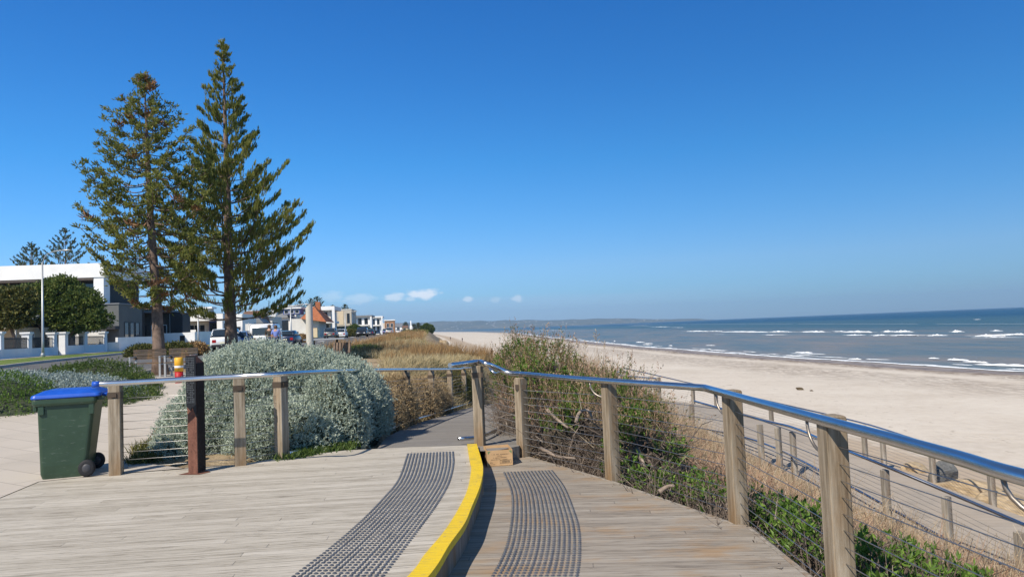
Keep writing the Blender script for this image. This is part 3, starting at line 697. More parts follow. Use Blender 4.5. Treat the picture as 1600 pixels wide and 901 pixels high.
# left railing: starts behind the wheelie bin, follows the path down to its bend
def up(p, h): return (p.x, p.y, p.z, p.z+h)
lp = []
b0 = at(182, 741, 0); lp.append(up(b0, 1.08)); lp.append(up(at(376, 726, 0), 1.08)); lp.append(up(at(441, 715, 0), 1.08))
for px, Y, zt in [(514, 10.9, 1.0), (584, 13.0, .87), (632, 15.6, .74), (671, 18.0, .6), (700, 20.4, .47), (722, 22.6, .35), (737, 24.6, .24), (752, 26.6, .1), (777, 28.6, -.05)]:
    x = gx(px, Y); d, pz = path_near(x, Y); lp.append((x, Y, zt-1.08, zt))
lp += [(.4, 30.0, -1.28, -.2), (2.5, 30.5, -1.45, -.37), (4.6, 30.6, -1.6, -.5)]
lrail = rail_curve([(150, 600, 1.13), (182, 598.3, 1.13), (300, 591.5, 1.13), (376, 587.5, 1.13), (441, 584, 1.13), (520, 580, 1.05), (584, 578, .92), (630, 577.3, .79), (671, 577, .65), (700, 576.7, .52), (722, 576.2, .40)], 5)[:-1]
lrail += spline([(lp[8][0], lp[8][1], lp[8][3]+.05)]+[(a, b, d+.05) for a, b, c, d in lp[9:]], 4)
kick = [Vector((x, y, zb+.06)) for x, y, zb, zt in lp[2:]]
off = Vector((.09, -.02, 0)); kick = spline([k+off for k in kick], 3)
rl = railing('railing', 'steel and timber railing running from the wheelie bin along the left of the path', 'railing', lp, lrail, .030, M['post'], FR, kick=kick, group='boardwalk railings')
MB().tube([Vector(lrail[0])-rl.location+(Vector(lrail[0])-Vector(lrail[1])).normalized()*.035, Vector(lrail[0])-rl.location-(Vector(lrail[0])-Vector(lrail[1])).normalized()*.04], .0335, 12).build('end_cap', plain('blue_cap', (.02, .09, .45), .4), rl)

# right railing: beside the cardboard box, along the lower deck and past the camera
def out_of(p, dx, dy, h): return (p.x+dx, p.y+dy, p.z, p.z+h)
rp = [up(at(750, 691, 0), 1.06), up(at(818, 712.5, ZL), 1.07), out_of(at(952, 750, ZL), .05, .05, 1.12), out_of(at(1153, 817, ZL), .02, .04, 1.14)]
x4 = pd(1304, 780, 4.5).x+.035; rp += [(x4, 4.56, ZL, ZL+1.15), (2.12, 2.6, ZL, ZL+1.15), (2.13, .8, ZL, ZL+1.15)]
rrA = [(703, 570.5, 1.11), (727, 567.5, 1.11), (748, 565, 1.11), (760, 568, 1.09), (780, 576, 1.0), (797, 582.6, .935), (818, 584, .93), (880, 589.6, .93), (950, 595, .93), (1030, 600.5, .93), (1101, 605.5, .93)]
rrB = [(1101, 605.5, .93), (1200, 633, .93), (1300, 660.5, .93), (1400, 687.5, .93), (1500, 715.5, .93), (1600, 745.5, .93)]
RRP = spline([at(*p) for p in rrA], 5)[:-1]+spline([at(*p) for p in rrB]+[Vector((2.0, 1.9, .93)), Vector((2.02, .6, .93))], 5)
rright = railing('railing', 'large railing of steel tube on timber posts along the right of the lower deck', 'railing', rp, RRP, .033, M['post'], FR, clip=False, w=.132, group='boardwalk railings', rot=R(0))
inv = rright.location
def jhook(parent, rail_p, post_p, zt, inv, r=.0105):
    a = Vector(rail_p)-Vector((0, 0, .03)); b = Vector((post_p[0], post_p[1], rail_p[2]-.20)); pts = []
    for q in range(9):
        th = q/8*math.pi/2; pts.append(Vector((a.x+(b.x-a.x)*(1-math.cos(th)), a.y+(b.y-a.y)*(1-math.cos(th)), a.z+(b.z-a.z)*math.sin(th))))
    return MB().tube([p-inv for p in pts], r, 8).build('support_arm', M['hook'], parent)
def nearest_on(P, x, y, dy=0):
    return min(P, key=lambda p: (p[0]-x)**2+(p[1]-y-dy)**2)
for (x, y, zb, zt) in rp[2:]:
    q = nearest_on(RRP, x, y, .34 if y > 5 else .30); jhook(rright, q, (x-.05, y+.05), zt, inv)
for (x, y, zb, zt) in rp[:2]:
    q = nearest_on(RRP, x, y); c = MB(); c.box(-.075, .075, -.075, .075, -.16, -.09, Matrix.Translation(Vector((x, y, zt))-inv)); c.box(-.02, .02, -.02, .02, -.1, .05, Matrix.Translation(Vector((x, y, zt))-inv)); c.build('bracket', M['bracket'], rright)
# railing on the seaward side of the upper path, going down behind the shrubs
mp = [(gx(787, 14.0), 14.0, -.32, .76), (gx(797, 17.2), 17.2, -.5, .58), (.75, 20.5, -.68, .4), (1.5, 23.6, -.98, .1), (3.0, 25.9, -1.3, -.22), (5.0, 26.5, -1.6, -.5)]
mrail = spline([at(764, 572, .98), at(775, 584, .86)]+[Vector((a, b, d+.05)) for a, b, c, d in mp], 4)
MK = [Vector((-.95, 9.95, .05)), Vector((-.55, 10.9, 0)), Vector((-.3, 12.5, -.1))]+[Vector((a-.1, b, c+.1)) for a, b, c, d in mp]
MK[0] = at(716, 685, .03)
railing('railing', 'weathered railing between the path and the tangled shrub behind the cardboard box', 'railing', mp, mrail, .028, M['greypost'], FR, kick=spline(MK, 3), group='boardwalk railings')

# beach ramp railings
RB = [(6.55, 20.6, -2.45), (6.72, 19.3, -2.50), (6.9, 18.5, -2.56), (7.05, 17.6, -2.62)]
inner_px = [(1187, 662, -1.30), (1215, 667.5, -1.36), (1238, 674, -1.42), (1382, 733, -1.52), (1478, 775, -1.82), (1592, 830, -2.12), (1720, 890, -2.2)]
ip = []
for px, py, z in inner_px: p = at(px, py, z); ip.append((p.x, p.y, z-1.05, z))
ip = [(5.6, 23.9, -2.15, -1.1)]+ip
irail = spline([Vector((5.7, 23.9, -1.02))]+[at(1187, 655, -1.22), at(1240, 668, -1.26), at(1314, 700, -1.34), at(1382, 727, -1.42), at(1478, 767, -1.72), at(1600, 819, -2.0), at(1720, 870, -2.1)], 6)
ik = spline([Vector((5.7, 23.9, -1.85)), at(1187, 690, -1.95), at(1320, 755, -2.1), at(1475, 840, -2.45), at(1590, 893, -2.6), at(1700, 950, -2.7)], 5)
railing('railing', 'low railing on the landward side of the beach ramp, posts poking out of dry scrub', 'railing', ip, irail, .032, M['greypost'], FR, kick=ik, clip=False, w=.125, group='boardwalk railings')
outer_px = [(1029, 589, -.95), (1082, 601, -1.25), (1118, 610, -1.42), (1204, 630, -1.62), (1349, 664, -1.93), (1378, 672, -1.98), (1455, 697, -2.06), (1547, 727, -2.13), (1650, 763, -2.18)]
op = []
for px, py, z in outer_px: p = at(px, py, z); op.append((p.x, p.y, z-1.1, z))
orail = spline([at(975, 575, -.62), at(1029, 587, -.9), at(1090, 601, -1.2), at(1204, 627, -1.56), at(1340, 658.5, -1.88), at(1430, 686, -2.0), at(1547, 723, -2.08), at(1650, 759, -2.13)], 6)
op = [(orail[0].x-.3, orail[0].y+.5, -1.72, -.62)]+op
railing('railing', 'far railing on the seaward side of the beach ramp, seen against the pale sand', 'railing', op, orail, .026, M['greypost'], FR, clip=False, w=.125, group='boardwalk railings')

# ------------------------------------------------------------------ wheelie bin
m = Mat('bin_green', .42, 0, .5); n_ = m.noise(m.coord(), 4, 5, .6); scr = m.noise(m.coord('Object', (3, 3, 14)), 3, 5, .7)
m.color(m.mix(m.rng(scr, .57, .68, 0, .55), m.ramp(n_, [(.3, (.022, .048, .026)), (.7, (.032, .065, .036))]), (.10, .13, .10))).bump(scr, .08, .01); M['bin'] = m.m
m = Mat('bin_blue', .4, 0, .5); n_ = m.noise(m.coord(), 6, 4); m.color(m.ramp(n_, [(.3, (.008, .07, .40)), (.7, (.014, .10, .52))])); M['binlid'] = m.m
M['rubber'] = plain('black_rubber', (.018, .018, .02), .7)
bp = at(60, 751.5, .0); rzb = R(19)
binr = empty('wheelie_bin', (bp.x, bp.y, .004), rzb); binr.scale = (.90, 1, 1); tag(binr, 'dark green wheelie bin with a bright blue lid beside the railing end', 'bin')
# local x: along the visible side (wheels at +x), y: across
def loft(sections, closed=True):
    """sections: list of lists of (x,y,z), same count"""
    mb = MB(); n = len(sections[0]); vs = [p for s_ in sections for p in s_]
    fs = [(i*n+j, i*n+(j+1) % n, (i+1)*n+(j+1) % n, (i+1)*n+j) for i in range(len(sections)-1) for j in range(n)]
    fs += [tuple(range(n-1, -1, -1)), tuple((len(sections)-1)*n+j for j in range(n))]
    return mb.add(vs, fs)
def rrect(x0, x1, y0, y1, z, r=.05, k=4, zf=None):
    out = []
    for cx, cy, a0 in ((x1-r, y0+r, -90), (x1-r, y1-r, 0), (x0+r, y1-r, 90), (x0+r, y0+r, 180)):
        for i in range(k+1):
            a = R(a0+90*i/k); out.append((cx+r*math.cos(a), cy+r*math.sin(a), z if zf is None else zf(cx+r*math.cos(a))))
    return out
body = loft([rrect(.02, .52, .05, .53, 0, .05), rrect(.0, .545, .04, .54, .06, .05), rrect(.0, .56, .03, .55, .16, .05), rrect(-.02, .655, .01, .57, .86, .05), rrect(-.022, .66, .008, .572, .90, .05)])
bo = body.build('body', M['bin'], binr, bevel=.004)
rim = loft([rrect(-.06, .68, -.02, .60, .865, .05), rrect(-.075, .69, -.03, .61, .895, .05), rrect(-.075, .69, -.03, .61, .945, .05)]); rim.build('rim', M['bin'], binr, bevel=.006)
for g_ in ((-.075, -.03, .06, .52, .80, .87), (.0, .07, -.012, .02, .76, .87), (.59, .65, -.012, .02, .74, .87)): MB().box(*g_).build('rim_gusset', M['bin'], binr, bevel=.008)
lid = loft([rrect(-.085, .73, -.035, .615, .948, .06), rrect(-.09, .74, -.04, .62, .962, .06), rrect(-.08, .735, -.03, .61, 0, .06, zf=lambda x: .99+.012*math.sin((x+.08)/.8*math.pi)), rrect(.04, .64, .07, .51, 0, .06, zf=lambda x: 1.03+.02*math.sin((x+.05)/.75*math.pi))])
lo = lid.build('lid', M['binlid'], binr, bevel=.005)
mb = MB(); mb.tube([(.775, .10, .955), (.785, .12, .965), (.785, .46, .965), (.775, .48, .955)], .017, 10); mb.box(.70, .785, .105, .135, .945, .975); mb.box(.70, .785, .445, .475, .945, .975)
mb.build('handle', M['binlid'], binr, bevel=.004)
mb = MB(); mb.tube([(.755, .0, .93), (.755, .58, .93)], .016, 10); mb.box(.66, .765, .04, .07, .90, .945); mb.box(.66, .765, .51, .54, .90, .945); mb.build('grab_bar', M['bin'], binr, bevel=.003)
mb = MB(); mb.tube([(.56, -.01, .10), (.56, .59, .10)], .012, 8); mb.build('axle', M['darksteel'], binr)
for yy in (-.035, .565):
    T = Matrix.Translation((.56, yy, .102)) @ Matrix.Rotation(R(-90), 4, 'X')
    w_ = MB().lathe([(.055, .0), (.082, .0), (.1, .01), (.1, .045), (.082, .055), (.055, .055)], 26, T=T).build('wheel', M['rubber'], binr)
    MB().lathe([(.012, -.012), (.03, -.01), (.05, -.002), (.056, .004), (.056, .05), (.03, .058)], 20, T=T).build('hub', plain('wheel_hub', (.05, .05, .055), .5), w_)

# ------------------------------------------------------------------ rusted steel marker post
m = Mat('rusted_steel', .85, .15); a = m.noise(m.coord('Object', (6, 6, 2)), 2, 6, .7); b = m.noise(m.coord(), 40, 4, .7)
m.color(m.ramp(m.math('ADD', m.math('MULTIPLY', a, .6), m.math('MULTIPLY', b, .4)), [(.35, (.09, .040, .028)), (.5, (.17, .075, .052)), (.65, (.24, .11, .072))])).bump(b, .5, .004); M['rust'] = m.m
mp_ = at(308, 738, 0); mk = empty('marker_post', (mp_.x, mp_.y, 0), R(-8)); tag(mk, 'rusted steel marker post with a black plate, standing in front of the railing', 'marker post')
mb = MB(); A_, B_ = [(-.075, -.06), (.065, -.06), (.065, .06), (-.075, .06)], None
mb.add([(-.07, -.07, -.02), (.05, -.07, -.02), (.05, .10, -.02), (-.07, .10, -.02), (-.07, -.07, 1.40), (.05, -.07, 1.40), (.05, .10, 1.31), (-.07, .10, 1.31)],
       [(3, 2, 1, 0), (4, 5, 6, 7), (0, 1, 5, 4), (1, 2, 6, 5), (2, 3, 7, 6), (3, 0, 4, 7)]); mb.build('shaft', M['rust'], mk, bevel=.004)
plate = MB().add([(-.074, -.082, .80), (-.02, -.082, .74), (.0, -.082, .79), (.052, -.082, .66), (.052, -.082, 1.395), (-.074, -.082, 1.395), (-.074, -.0715, .80), (-.02, -.0715, .74), (.0, -.0715, .79), (.052, -.0715, .66), (.052, -.0715, 1.395), (-.074, -.0715, 1.395)],
    [(0, 1, 2, 3, 4, 5), (11, 10, 9, 8, 7, 6)]+[(i+6, (i+1) % 6+6, (i+1) % 6, i) for i in range(6)])
po = plate.build('plate', plain('black_plate', (.012, .013, .016), .4), mk)
mb = MB()
for i in range(26):
    z = 1.36-i*.021
    for k in range(5):
        if random.random() < .8: mb.box(-.06+k*.02, -.047+k*.02, -.0845, -.0825, z, z+.009)
mb.build('lettering', plain('plate_relief', (.09, .10, .11), .45), po)
MB().box(.0505, .056, -.066, .097, .02, 1.30).build('side_shade', plain('painted_shade', (.016, .010, .009), .7, var=.4, scale=8), mk)  # added dark panel; its colour paints in the shade on the right face
mb = MB().add([(-.17, -.12, .004), (.10, -.13, .004), (.16, .02, .004), (.06, .12, .004), (-.10, .10, .004)], [(0, 1, 2, 3, 4)]); mb.build('base_plate', M['rust'], mk)

# ------------------------------------------------------------------ cardboard box
m = Mat('cardboard', .85); a = m.noise(m.coord(), 6, 5); m.color(m.ramp(a, [(.3, (.42, .26, .13)), (.7, (.52, .34, .18))])); M['card'] = m.m
M['ink'] = plain('box_print', (.12, .085, .055), .9); M['inkg'] = plain('box_print_green', (.16, .22, .10), .9)
c0 = at(761.5, 729, ZL); c1 = at(801.5, 726.3, ZL); ang = math.atan2(c1.y-c0.y, c1.x-c0.x)
bw = (c1-c0).length; bd = .43; bh = .20
bx = empty('cardboard_box', (c0.x, c0.y, ZL+.002), ang); tag(bx, 'open cardboard box with worn printing on the lower deck beside the yellow step', 'box')
t_ = .006; mb = MB(); mb.box(0, bw, 0, bd, 0, .006); mb.box(0, bw, 0, t_, .0, bh); mb.box(0, bw, bd-t_, bd, 0, bh); mb.box(0, t_, t_, bd-t_, 0, bh); mb.box(bw-t_, bw, t_, bd-t_, 0, bh)
bxo = mb.build('carton', M['card'], bx)
mb = MB()
mb2 = MB()
def dashes(mb, x0, x1, z, h, y=-.0015, dens=.8):
    x = x0
    while x < x1:
        w_ = random.uniform(.004, .016)
        if random.random() < dens: mb.box(x, min(x1, x+w_), y, y+.001, z, z+h*random.uniform(.7, 1))
        x += w_+random.uniform(.003, .006)
dashes(mb, .06, bw-.05, bh-.055, .009); dashes(mb, .12, bw-.13, bh-.075, .008); dashes(mb, .08, bw-.08, bh-.098, .008); dashes(mb, .05, bw-.06, bh-.12, .007)
dashes(mb, .02, .10, .02, .007)
mb.tube([(.035, -.001, .045), (.05, -.001, .055), (.07, -.001, .045), (.05, -.001, .038), (.035, -.001, .045)], .0015, 4)
fx0, fx1, fz0, fz1 = bw*.5, bw-.02, .03, .075
for (a, b, c, d) in ((fx0, fx1, fz0, fz0+.004), (fx0, fx1, fz1-.004, fz1), (fx0, fx0+.004, fz0, fz1), (fx1-.004, fx1, fz0, fz1)): mb.box(a, b, -.0015, -.0005, c, d)
x = fx0+.02
while x < fx1-.02:
    w_ = random.choice((.0025, .004, .006)); mb.box(x, x+w_, -.0016, -.0004, fz0+.009, fz1-.009); x += w_+random.choice((.003, .004))
mb.build('printing', M['ink'], bxo)
mb2.add([(.01, -.0012, bh-.01), (.05, -.0012, bh-.01), (.012, -.0012, bh-.05)], [(0, 2, 1)]); mb2.add([(bw-.01, -.0012, bh-.01), (bw-.05, -.0012, bh-.01), (bw-.012, -.0012, bh-.05)], [(0, 1, 2)]); mb2.build('corner_print', M['inkg'], bxo)
mb = MB(); mb.box(-.0016, -.0004, .08, .17, .07, .15); mb.build('side_print', M['ink'], bxo)

# ------------------------------------------------------------------ plants: generic leaf machinery
def unit(v): return v/np.maximum(1e-9, np.linalg.norm(v, axis=1, keepdims=True))
def leaf_quads(P, D, Ln, Wd, rs, bend=0):
    """diamond leaves at points P along directions D -> verts, faces"""
    n = len(P); D = unit(D); r = unit(rs.normal(size=(n, 3))); s = unit(np.cross(D, r))
    Ln = np.broadcast_to(np.asarray(Ln, dtype=float).reshape(-1, 1), (n, 1)); Wd = np.broadcast_to(np.asarray(Wd, dtype=float).reshape(-1, 1), (n, 1))
    nn = np.cross(s, D)
    V = np.empty((n, 4, 3)); V[:, 0] = P; V[:, 1] = P+D*Ln*.45+s*Wd*.5+nn*Ln*bend; V[:, 2] = P+D*Ln; V[:, 3] = P+D*Ln*.45-s*Wd*.5+nn*Ln*bend
    F = np.arange(n*4).reshape(n, 4); return V.reshape(-1, 3), F
def blades(P, D, Ln, Wd, rs, droop=.3):
    """grass blades: two-segment tapered strips (quads)"""
    n = len(P); D = unit(D); r = unit(rs.normal(size=(n, 3))*np.array([1, 1, .1])); s = unit(np.cross(D, r)); Ln = np.asarray(Ln, dtype=float).reshape(-1, 1)*np.ones((n, 1)); Wd = np.asarray(Wd, dtype=float).reshape(-1, 1)*np.ones((n, 1))
    out = D*np.array([1, 1, 0]); mid = P+D*Ln*.55; tip = mid+(D+out*droop*2-np.array([0, 0, droop]))*Ln*.45
    V = np.empty((n, 6, 3)); V[:, 0] = P-s*Wd/2; V[:, 1] = P+s*Wd/2; V[:, 2] = mid-s*Wd*.4; V[:, 3] = mid+s*Wd*.4; V[:, 4] = tip-s*Wd*.08; V[:, 5] = tip+s*Wd*.08
    b = np.arange(n)[:, None]*6; F = np.concatenate([b+np.array([[0, 1, 3, 2]]), b+np.array([[2, 3, 5, 4]])], axis=0); return V.reshape(-1, 3), F
def sticks(A, B, r, rs, r2=None):
    """thin three-sided twigs from A to B"""
    n = len(A); D = unit(B-A); s = unit(np.cross(D, unit(rs.normal(size=(n, 3))))); t = np.cross(D, s); r = np.asarray(r, dtype=float).reshape(-1, 1)*np.ones((n, 1)); q = r*.5 if r2 is None else np.asarray(r2).reshape(-1, 1)
    V = np.empty((n, 6, 3))
    for k in range(3):
        a = 2*np.pi*k/3; o = s*np.cos(a)+t*np.sin(a); V[:, k] = A+o*r; V[:, k+3] = B+o*q
    b = np.arange(n)[:, None]*6; F = np.concatenate([b+np.array([[k, (k+1) % 3, (k+1) % 3+3, k+3]]) for k in range(3)], axis=0); return V.reshape(-1, 3), F
def join(parts):
    V = []; F = []; o = 0
    for v, f in parts: V.append(v); F.append(f+o); o += len(v)
    return np.concatenate(V), np.concatenate(F)
def lump_points(lumps, n, rs, jitter=.06, zmin=None, inward=.12):
    """points spread through the outer shell of a union of ellipsoids, with outward normals"""
    L_ = np.array(lumps, dtype=float); area = (L_[:, 3]*L_[:, 4]+L_[:, 3]*L_[:, 5]+L_[:, 4]*L_[:, 5]); k = rs.choice(len(L_), size=int(n*2.2), p=area/area.sum())
    d = unit(rs.normal(size=(len(k), 3))); c = L_[k, :3]; r = L_[k, 3:6]; f = 1-inward*rs.random(len(k))[:, None]**1.5+rs.normal(size=(len(k), 1))*jitter*.5
    P = c+d*r*f; Nn = unit(d/r); keep = np.ones(len(k), bool)
    for i in range(len(L_)):
        q = ((P-L_[i, :3])/L_[i, 3:6]); keep &= ~((np.sum(q*q, axis=1) < .72) & (k != i))
    if zmin is not None: keep &= P[:, 2] > np.array([zmin(x, y) for x, y in P[:, :2]])
    P, Nn = P[keep][:n], Nn[keep][:n]; return P, Nn
def lump_core(lumps, name, mat, parent, s=.86, loc=None):
    mb = MB(); 
    for (x, y, z, a, b, c) in lumps:
        n, m = 12, 8; vs = []
        for i in range(m+1):
            th = math.pi*i/m
            for j in range(n):
                ph = 2*math.pi*j/n; k = s*(1+.10*mnoise.noise(Vector((x*3+math.sin(th)*math.cos(ph)*2, y+math.sin(ph)*2, math.cos(th)*2))))
                vs.append((x+a*k*math.sin(th)*math.cos(ph), y+b*k*math.sin(th)*math.sin(ph), z+c*k*math.cos(th)))
        mb.add(vs, [(i*n+j, (i+1)*n+j, (i+1)*n+(j+1) % n, i*n+(j+1) % n) for i in range(m) for j in range(n)], True)
    return mb.build(name, mat, parent, loc=loc)
def sprigs(P, Nn, rs, nper, Ln, Wd, stem, upw=.5, spread=.9, jit=.5):
    """leafy shoots: at each point a short stem with leaves round it"""
    n = len(P); D = unit(Nn+np.array([0, 0, upw])+rs.normal(size=(n, 3))*jit*.6)
    t = rs.random((n, nper, 1)); sl = (np.asarray(stem)*(.6+.8*rs.random((n, 1, 1)))); Q = P[:, None]+D[:, None]*t*sl
    dd = D[:, None]*.75+rs.normal(size=(n, nper, 3))*spread*.6
    Q = Q.reshape(-1, 3); dd = dd.reshape(-1, 3); k = (.7+.6*rs.random(len(Q))); return leaf_quads(Q, dd, Ln*k, Wd*k, rs, .08)

M['silver'] = leaf('silver_leaf', (.26, .31, .24), (.45, .51, .41), (.60, .64, .53), .75, .2, 1.2)
M['silver2'] = leaf('silver_leaf_grey', (.19, .24, .22), (.34, .40, .37), (.5, .55, .5), .75, .12, 1.2)
M['green'] = leaf('glossy_green_leaf', (.045, .09, .014), (.115, .20, .030), (.22, .31, .06), .45, .25, 1.4)
M['green2'] = leaf('mid_green_leaf', (.035, .07, .016), (.095, .145, .032), (.20, .23, .06), .5, .25, 1.4)
M['treeleaf'] = leaf('street_tree_leaf', (.05, .085, .018), (.13, .17, .04), (.25, .26, .07), .5, .35, .9)
M['olive'] = leaf('olive_leaf', (.05, .065, .02), (.12, .125, .035), (.24, .19, .06), .6, .2, 1.4)
M['dry'] = leaf('dry_stalk', (.24, .165, .10), (.44, .335, .215), (.62, .52, .37), .8, .15, .8)
M['dryred'] = leaf('reddish_dry_stalk', (.22, .11, .065), (.40, .265, .18), (.57, .45, .33), .8, .15, 1.2)
M['straw'] = leaf('straw_blade', (.26, .20, .10), (.48, .39, .22), (.66, .57, .36), .8, .2, .6)
M['russet'] = leaf('russet_blade', (.17, .10, .045), (.35, .22, .10), (.50, .36, .18), .8, .2, .6)
M['rustdry'] = leaf('rusty_dry_leaf', (.22, .15, .08), (.43, .32, .18), (.60, .48, .30), .8, .15, 1.2)
M['twig'] = leaf('grey_dead_twig', (.055, .042, .034), (.16, .125, .10), (.34, .285, .23), .85, 0, 2)
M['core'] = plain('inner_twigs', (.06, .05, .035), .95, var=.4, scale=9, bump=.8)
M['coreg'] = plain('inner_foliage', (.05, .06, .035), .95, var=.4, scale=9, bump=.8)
M['bark'] = plain('rough_bark', (.16, .115, .085), .9, var=.5, scale=7, bump=1.0)
M['barkgrey'] = plain('pale_bark', (.24, .19, .15), .9, var=.5, scale=7, bump=1.0)

def shrub(name, label, cat, lumps, n, mat, rs, nper=6, Ln=.045, Wd=.014, stem=.09, upw=.5, group=None, kind=None, core='coreg', extra=None, zmin=None, s=.86):
    base = lumps[0]; z0 = min(l[2]-l[5] for l in lumps); root = empty(name, (base[0], base[1], max(z0, zland(base[0], base[1])))); inv = np.array(root.location)
    if kind: pass
    tag(root, label, cat, group, kind)
    P, Nn = lump_points(lumps, n, rs, zmin=zmin); parts = [sprigs(P, Nn, rs, nper, Ln, Wd, stem, upw)]
    V, F = join(parts); fast('foliage', V-inv, F, M[mat], root)
    lump_core([(l[0]-inv[0], l[1]-inv[1], l[2]-inv[2], *l[3:]) for l in lumps], 'stems', M[core], root, s)
    if extra: extra(root, inv)
    return root
rs = np.random.default_rng(11)
zg = lambda x, y: zplain(x, y)-.02

# the big silver cushion behind the left railing
big = []
def lmp(px, Y, zc, a, b, c): big.append((gx(px, Y), Y, zc, a, b, c))
lmp(402, 11.6, .47, 1.05, 1.2, 1.0); lmp(340, 11.2, .05, .80, 1.0, .84); lmp(470, 12.0, .30, 1.15, 1.2, 1.03); lmp(535, 12.3, .18, .72, .95, .95)
lmp(300, 10.7, -.12, .50, .75, .56); lmp(556, 12.6, .05, .34, .8, .95); lmp(375, 12.6, .42, .85, 1.0, .95); lmp(440, 10.6, .05, .8, .7, .62); lmp(517, 11.0, .12, .50, .46, .92)
shrub('silver_shrub', 'huge rounded silver leaved bush spilling behind the left railing', 'shrub', big, 40000, 'silver', rs, 6, .040, .0135, .09, .7, zmin=lambda x, y: max(-.25, -.1), s=.9)

# clump of pigface and weeds at the railing foot
def mat_plants(name, label, cat, pts, n, h, mat, w=.012, kind=None, group=None, zf=zland, spread=.22, dz=0):
    rs_ = np.random.default_rng(len(pts)*7+n); P = []
    for k in range(n):
        x, y = pts[rs_.integers(len(pts))]; x += rs_.normal()*spread; y += rs_.normal()*spread; P.append((x, y, zf(x, y)+dz))
    P = np.array(P); D = rs_.normal(size=(n, 3))*.45+np.array([0, 0, 1]); V, F = blades(P, D, h*(.5+.8*rs_.random(n)), w, rs_, .12)
    o = np.array((*pts[0], zf(*pts[0]))); return tag(fast(name, V-o, F, M[mat], loc=o), label, cat, group, kind)
wp = [(at(px, py, 0).x, at(px, py, 0).y) for px, py in [(450, 714), (462, 712), (475, 710), (490, 706), (505, 703), (520, 701), (535, 698)]]
mat_plants('pigface_clump', 'low green fleshy weeds creeping over the deck edge below the silver bush', 'weeds', wp, 2600, .11, 'green2', .016, zf=lambda x, y: -.02, spread=.10)
wp = [(at(px, py, 0).x, at(px, py, 0).y) for px, py in [(222, 722), (235, 715), (240, 700), (228, 706), (250, 712)]]
mat_plants('weed_tuft', 'bright green weeds at the left foot of the silver bush by the first post', 'weeds', wp, 1500, .16, 'olive', .014, zf=lambda x, y: -.01, spread=.09)

# shrub beds left of the paving
def bed(name, label, cat, spots, n, mat, **k):
    L_ = [(gx(px, Y), Y, zc, a, b, c) for px, Y, zc, a, b, c in spots]; return shrub(name, label, cat, L_, n, mat, rs, **k)
bed('green_shrub', 'dark green spreading shrub at the far left behind the wheelie bin', 'shrub', [(-30, 16.2, .1, 1.7, 1.5, .95), (25, 15.8, 0, 1.0, 1.0, .62), (-140, 17, .2, 2.5, 1.7, .9)], 9000, 'green', nper=6, Ln=.05, Wd=.018, stem=.10, group='shrubs in the bed by the paving')
bed('silver_groundcover', 'low silvery cushion plant between the two green shrubs', 'shrub', [(60, 17.5, .1, 2.6, 1.3, .78), (130, 17.2, .1, 1.3, 1.0, .60), (0, 18.6, .15, 2.2, 1.2, .80), (190, 17.0, .1, .7, .7, .42)], 14000, 'silver2', nper=6, Ln=.055, Wd=.018, stem=.10, group='shrubs in the bed by the paving')
bed('green_shrub', 'domed green shrub beside the road, in front of the bench', 'shrub', [(150, 19.2, .2, 1.5, 1.0, .92), (195, 18.4, .1, .9, .9, .68), (110, 19.8, .3, 1.2, .9, .72), (225, 17.2, .1, .45, .5, .36), (170, 16.2, .05, .6, .5, .40), (205, 16.8, .05, .7, .6, .46)], 10000, 'green2', nper=6, Ln=.05, Wd=.018, stem=.10, group='shrubs in the bed by the paving')

# ------------------------------------------------------------------ dune: grass, scrub and succulent mats
def dune_pts(n, y0, y1, u0=.0, u1=1, seed=1, pw=1.6):
    r_ = np.random.default_rng(seed); out = []
    while len(out) < n:
        y = y0+(y1-y0)*r_.random()**pw; u = u0+(u1-u0)*r_.random(); x = xrn(y)*(1-u)+interp(CREST, y)*u
        if y < 30:
            x = gx(600, y)+(interp(CREST, y)+.3-gx(600, y))*r_.random()
            if x < gx(520, y): continue
        if y > 30 and x < xrn(y)+2.9+.012*y: continue
        if y < 36 and path_near(x, y)[0] < 1.25+.2*r_.random(): continue
        out.append((x, y))
    return out
def grass_field(name, label, pts, mat, h, w, seed, tuft=7, lean=.4, droop=.25, clump=None, dz=0):
    r_ = np.random.default_rng(seed); P = []; H = []; Wd = []
    for x, y in pts:
        c = mnoise.noise(Vector((x*.5, y*.35, seed)))
        if clump is not None and c < clump: continue
        hh_ = h*(.65+.7*max(0, c+.3)); k = 1+max(0, y-25)/55
        z = zland(x, y)+dz
        for _ in range(tuft):
            P.append((x+r_.normal()*.07*k, y+r_.normal()*.07*k, z-.02)); H.append(hh_*(.5+.7*r_.random())); Wd.append(w*k)
    P = np.array(P); D = r_.normal(size=P.shape)*lean+np.array([.12, .1, 1]); V, F = blades(P, D, np.array(H), np.array(Wd), r_, droop)
    o = np.array((*pts[0], 0.)); return tag(fast(name, V-o, F, M[mat], loc=o), label, 'grass', kind='stuff')
grass_field('dune_grass', 'pale straw coloured grass covering the dune', dune_pts(20000, 14, 160, seed=3), 'straw', .40, .011, 5, tuft=8)
grass_field('dune_grass', 'russet dry grass standing in clumps on the dune', dune_pts(9000, 14, 130, seed=4), 'russet', .58, .012, 6, tuft=8, lean=.25, droop=.1, clump=.16)
grass_field('dune_scrub', 'low olive scrub between the dune grasses', dune_pts(7000, 16, 200, seed=8), 'olive', .26, .03, 9, tuft=8, lean=.8, clump=.05)
# far dune vegetation
P = dune_pts(9000, 120, 900, seed=9, pw=1.3)
grass_field('dune_scrub', 'far dune scrub running along the beach road', P, 'olive', .85, .05, 12, tuft=4, lean=.7)
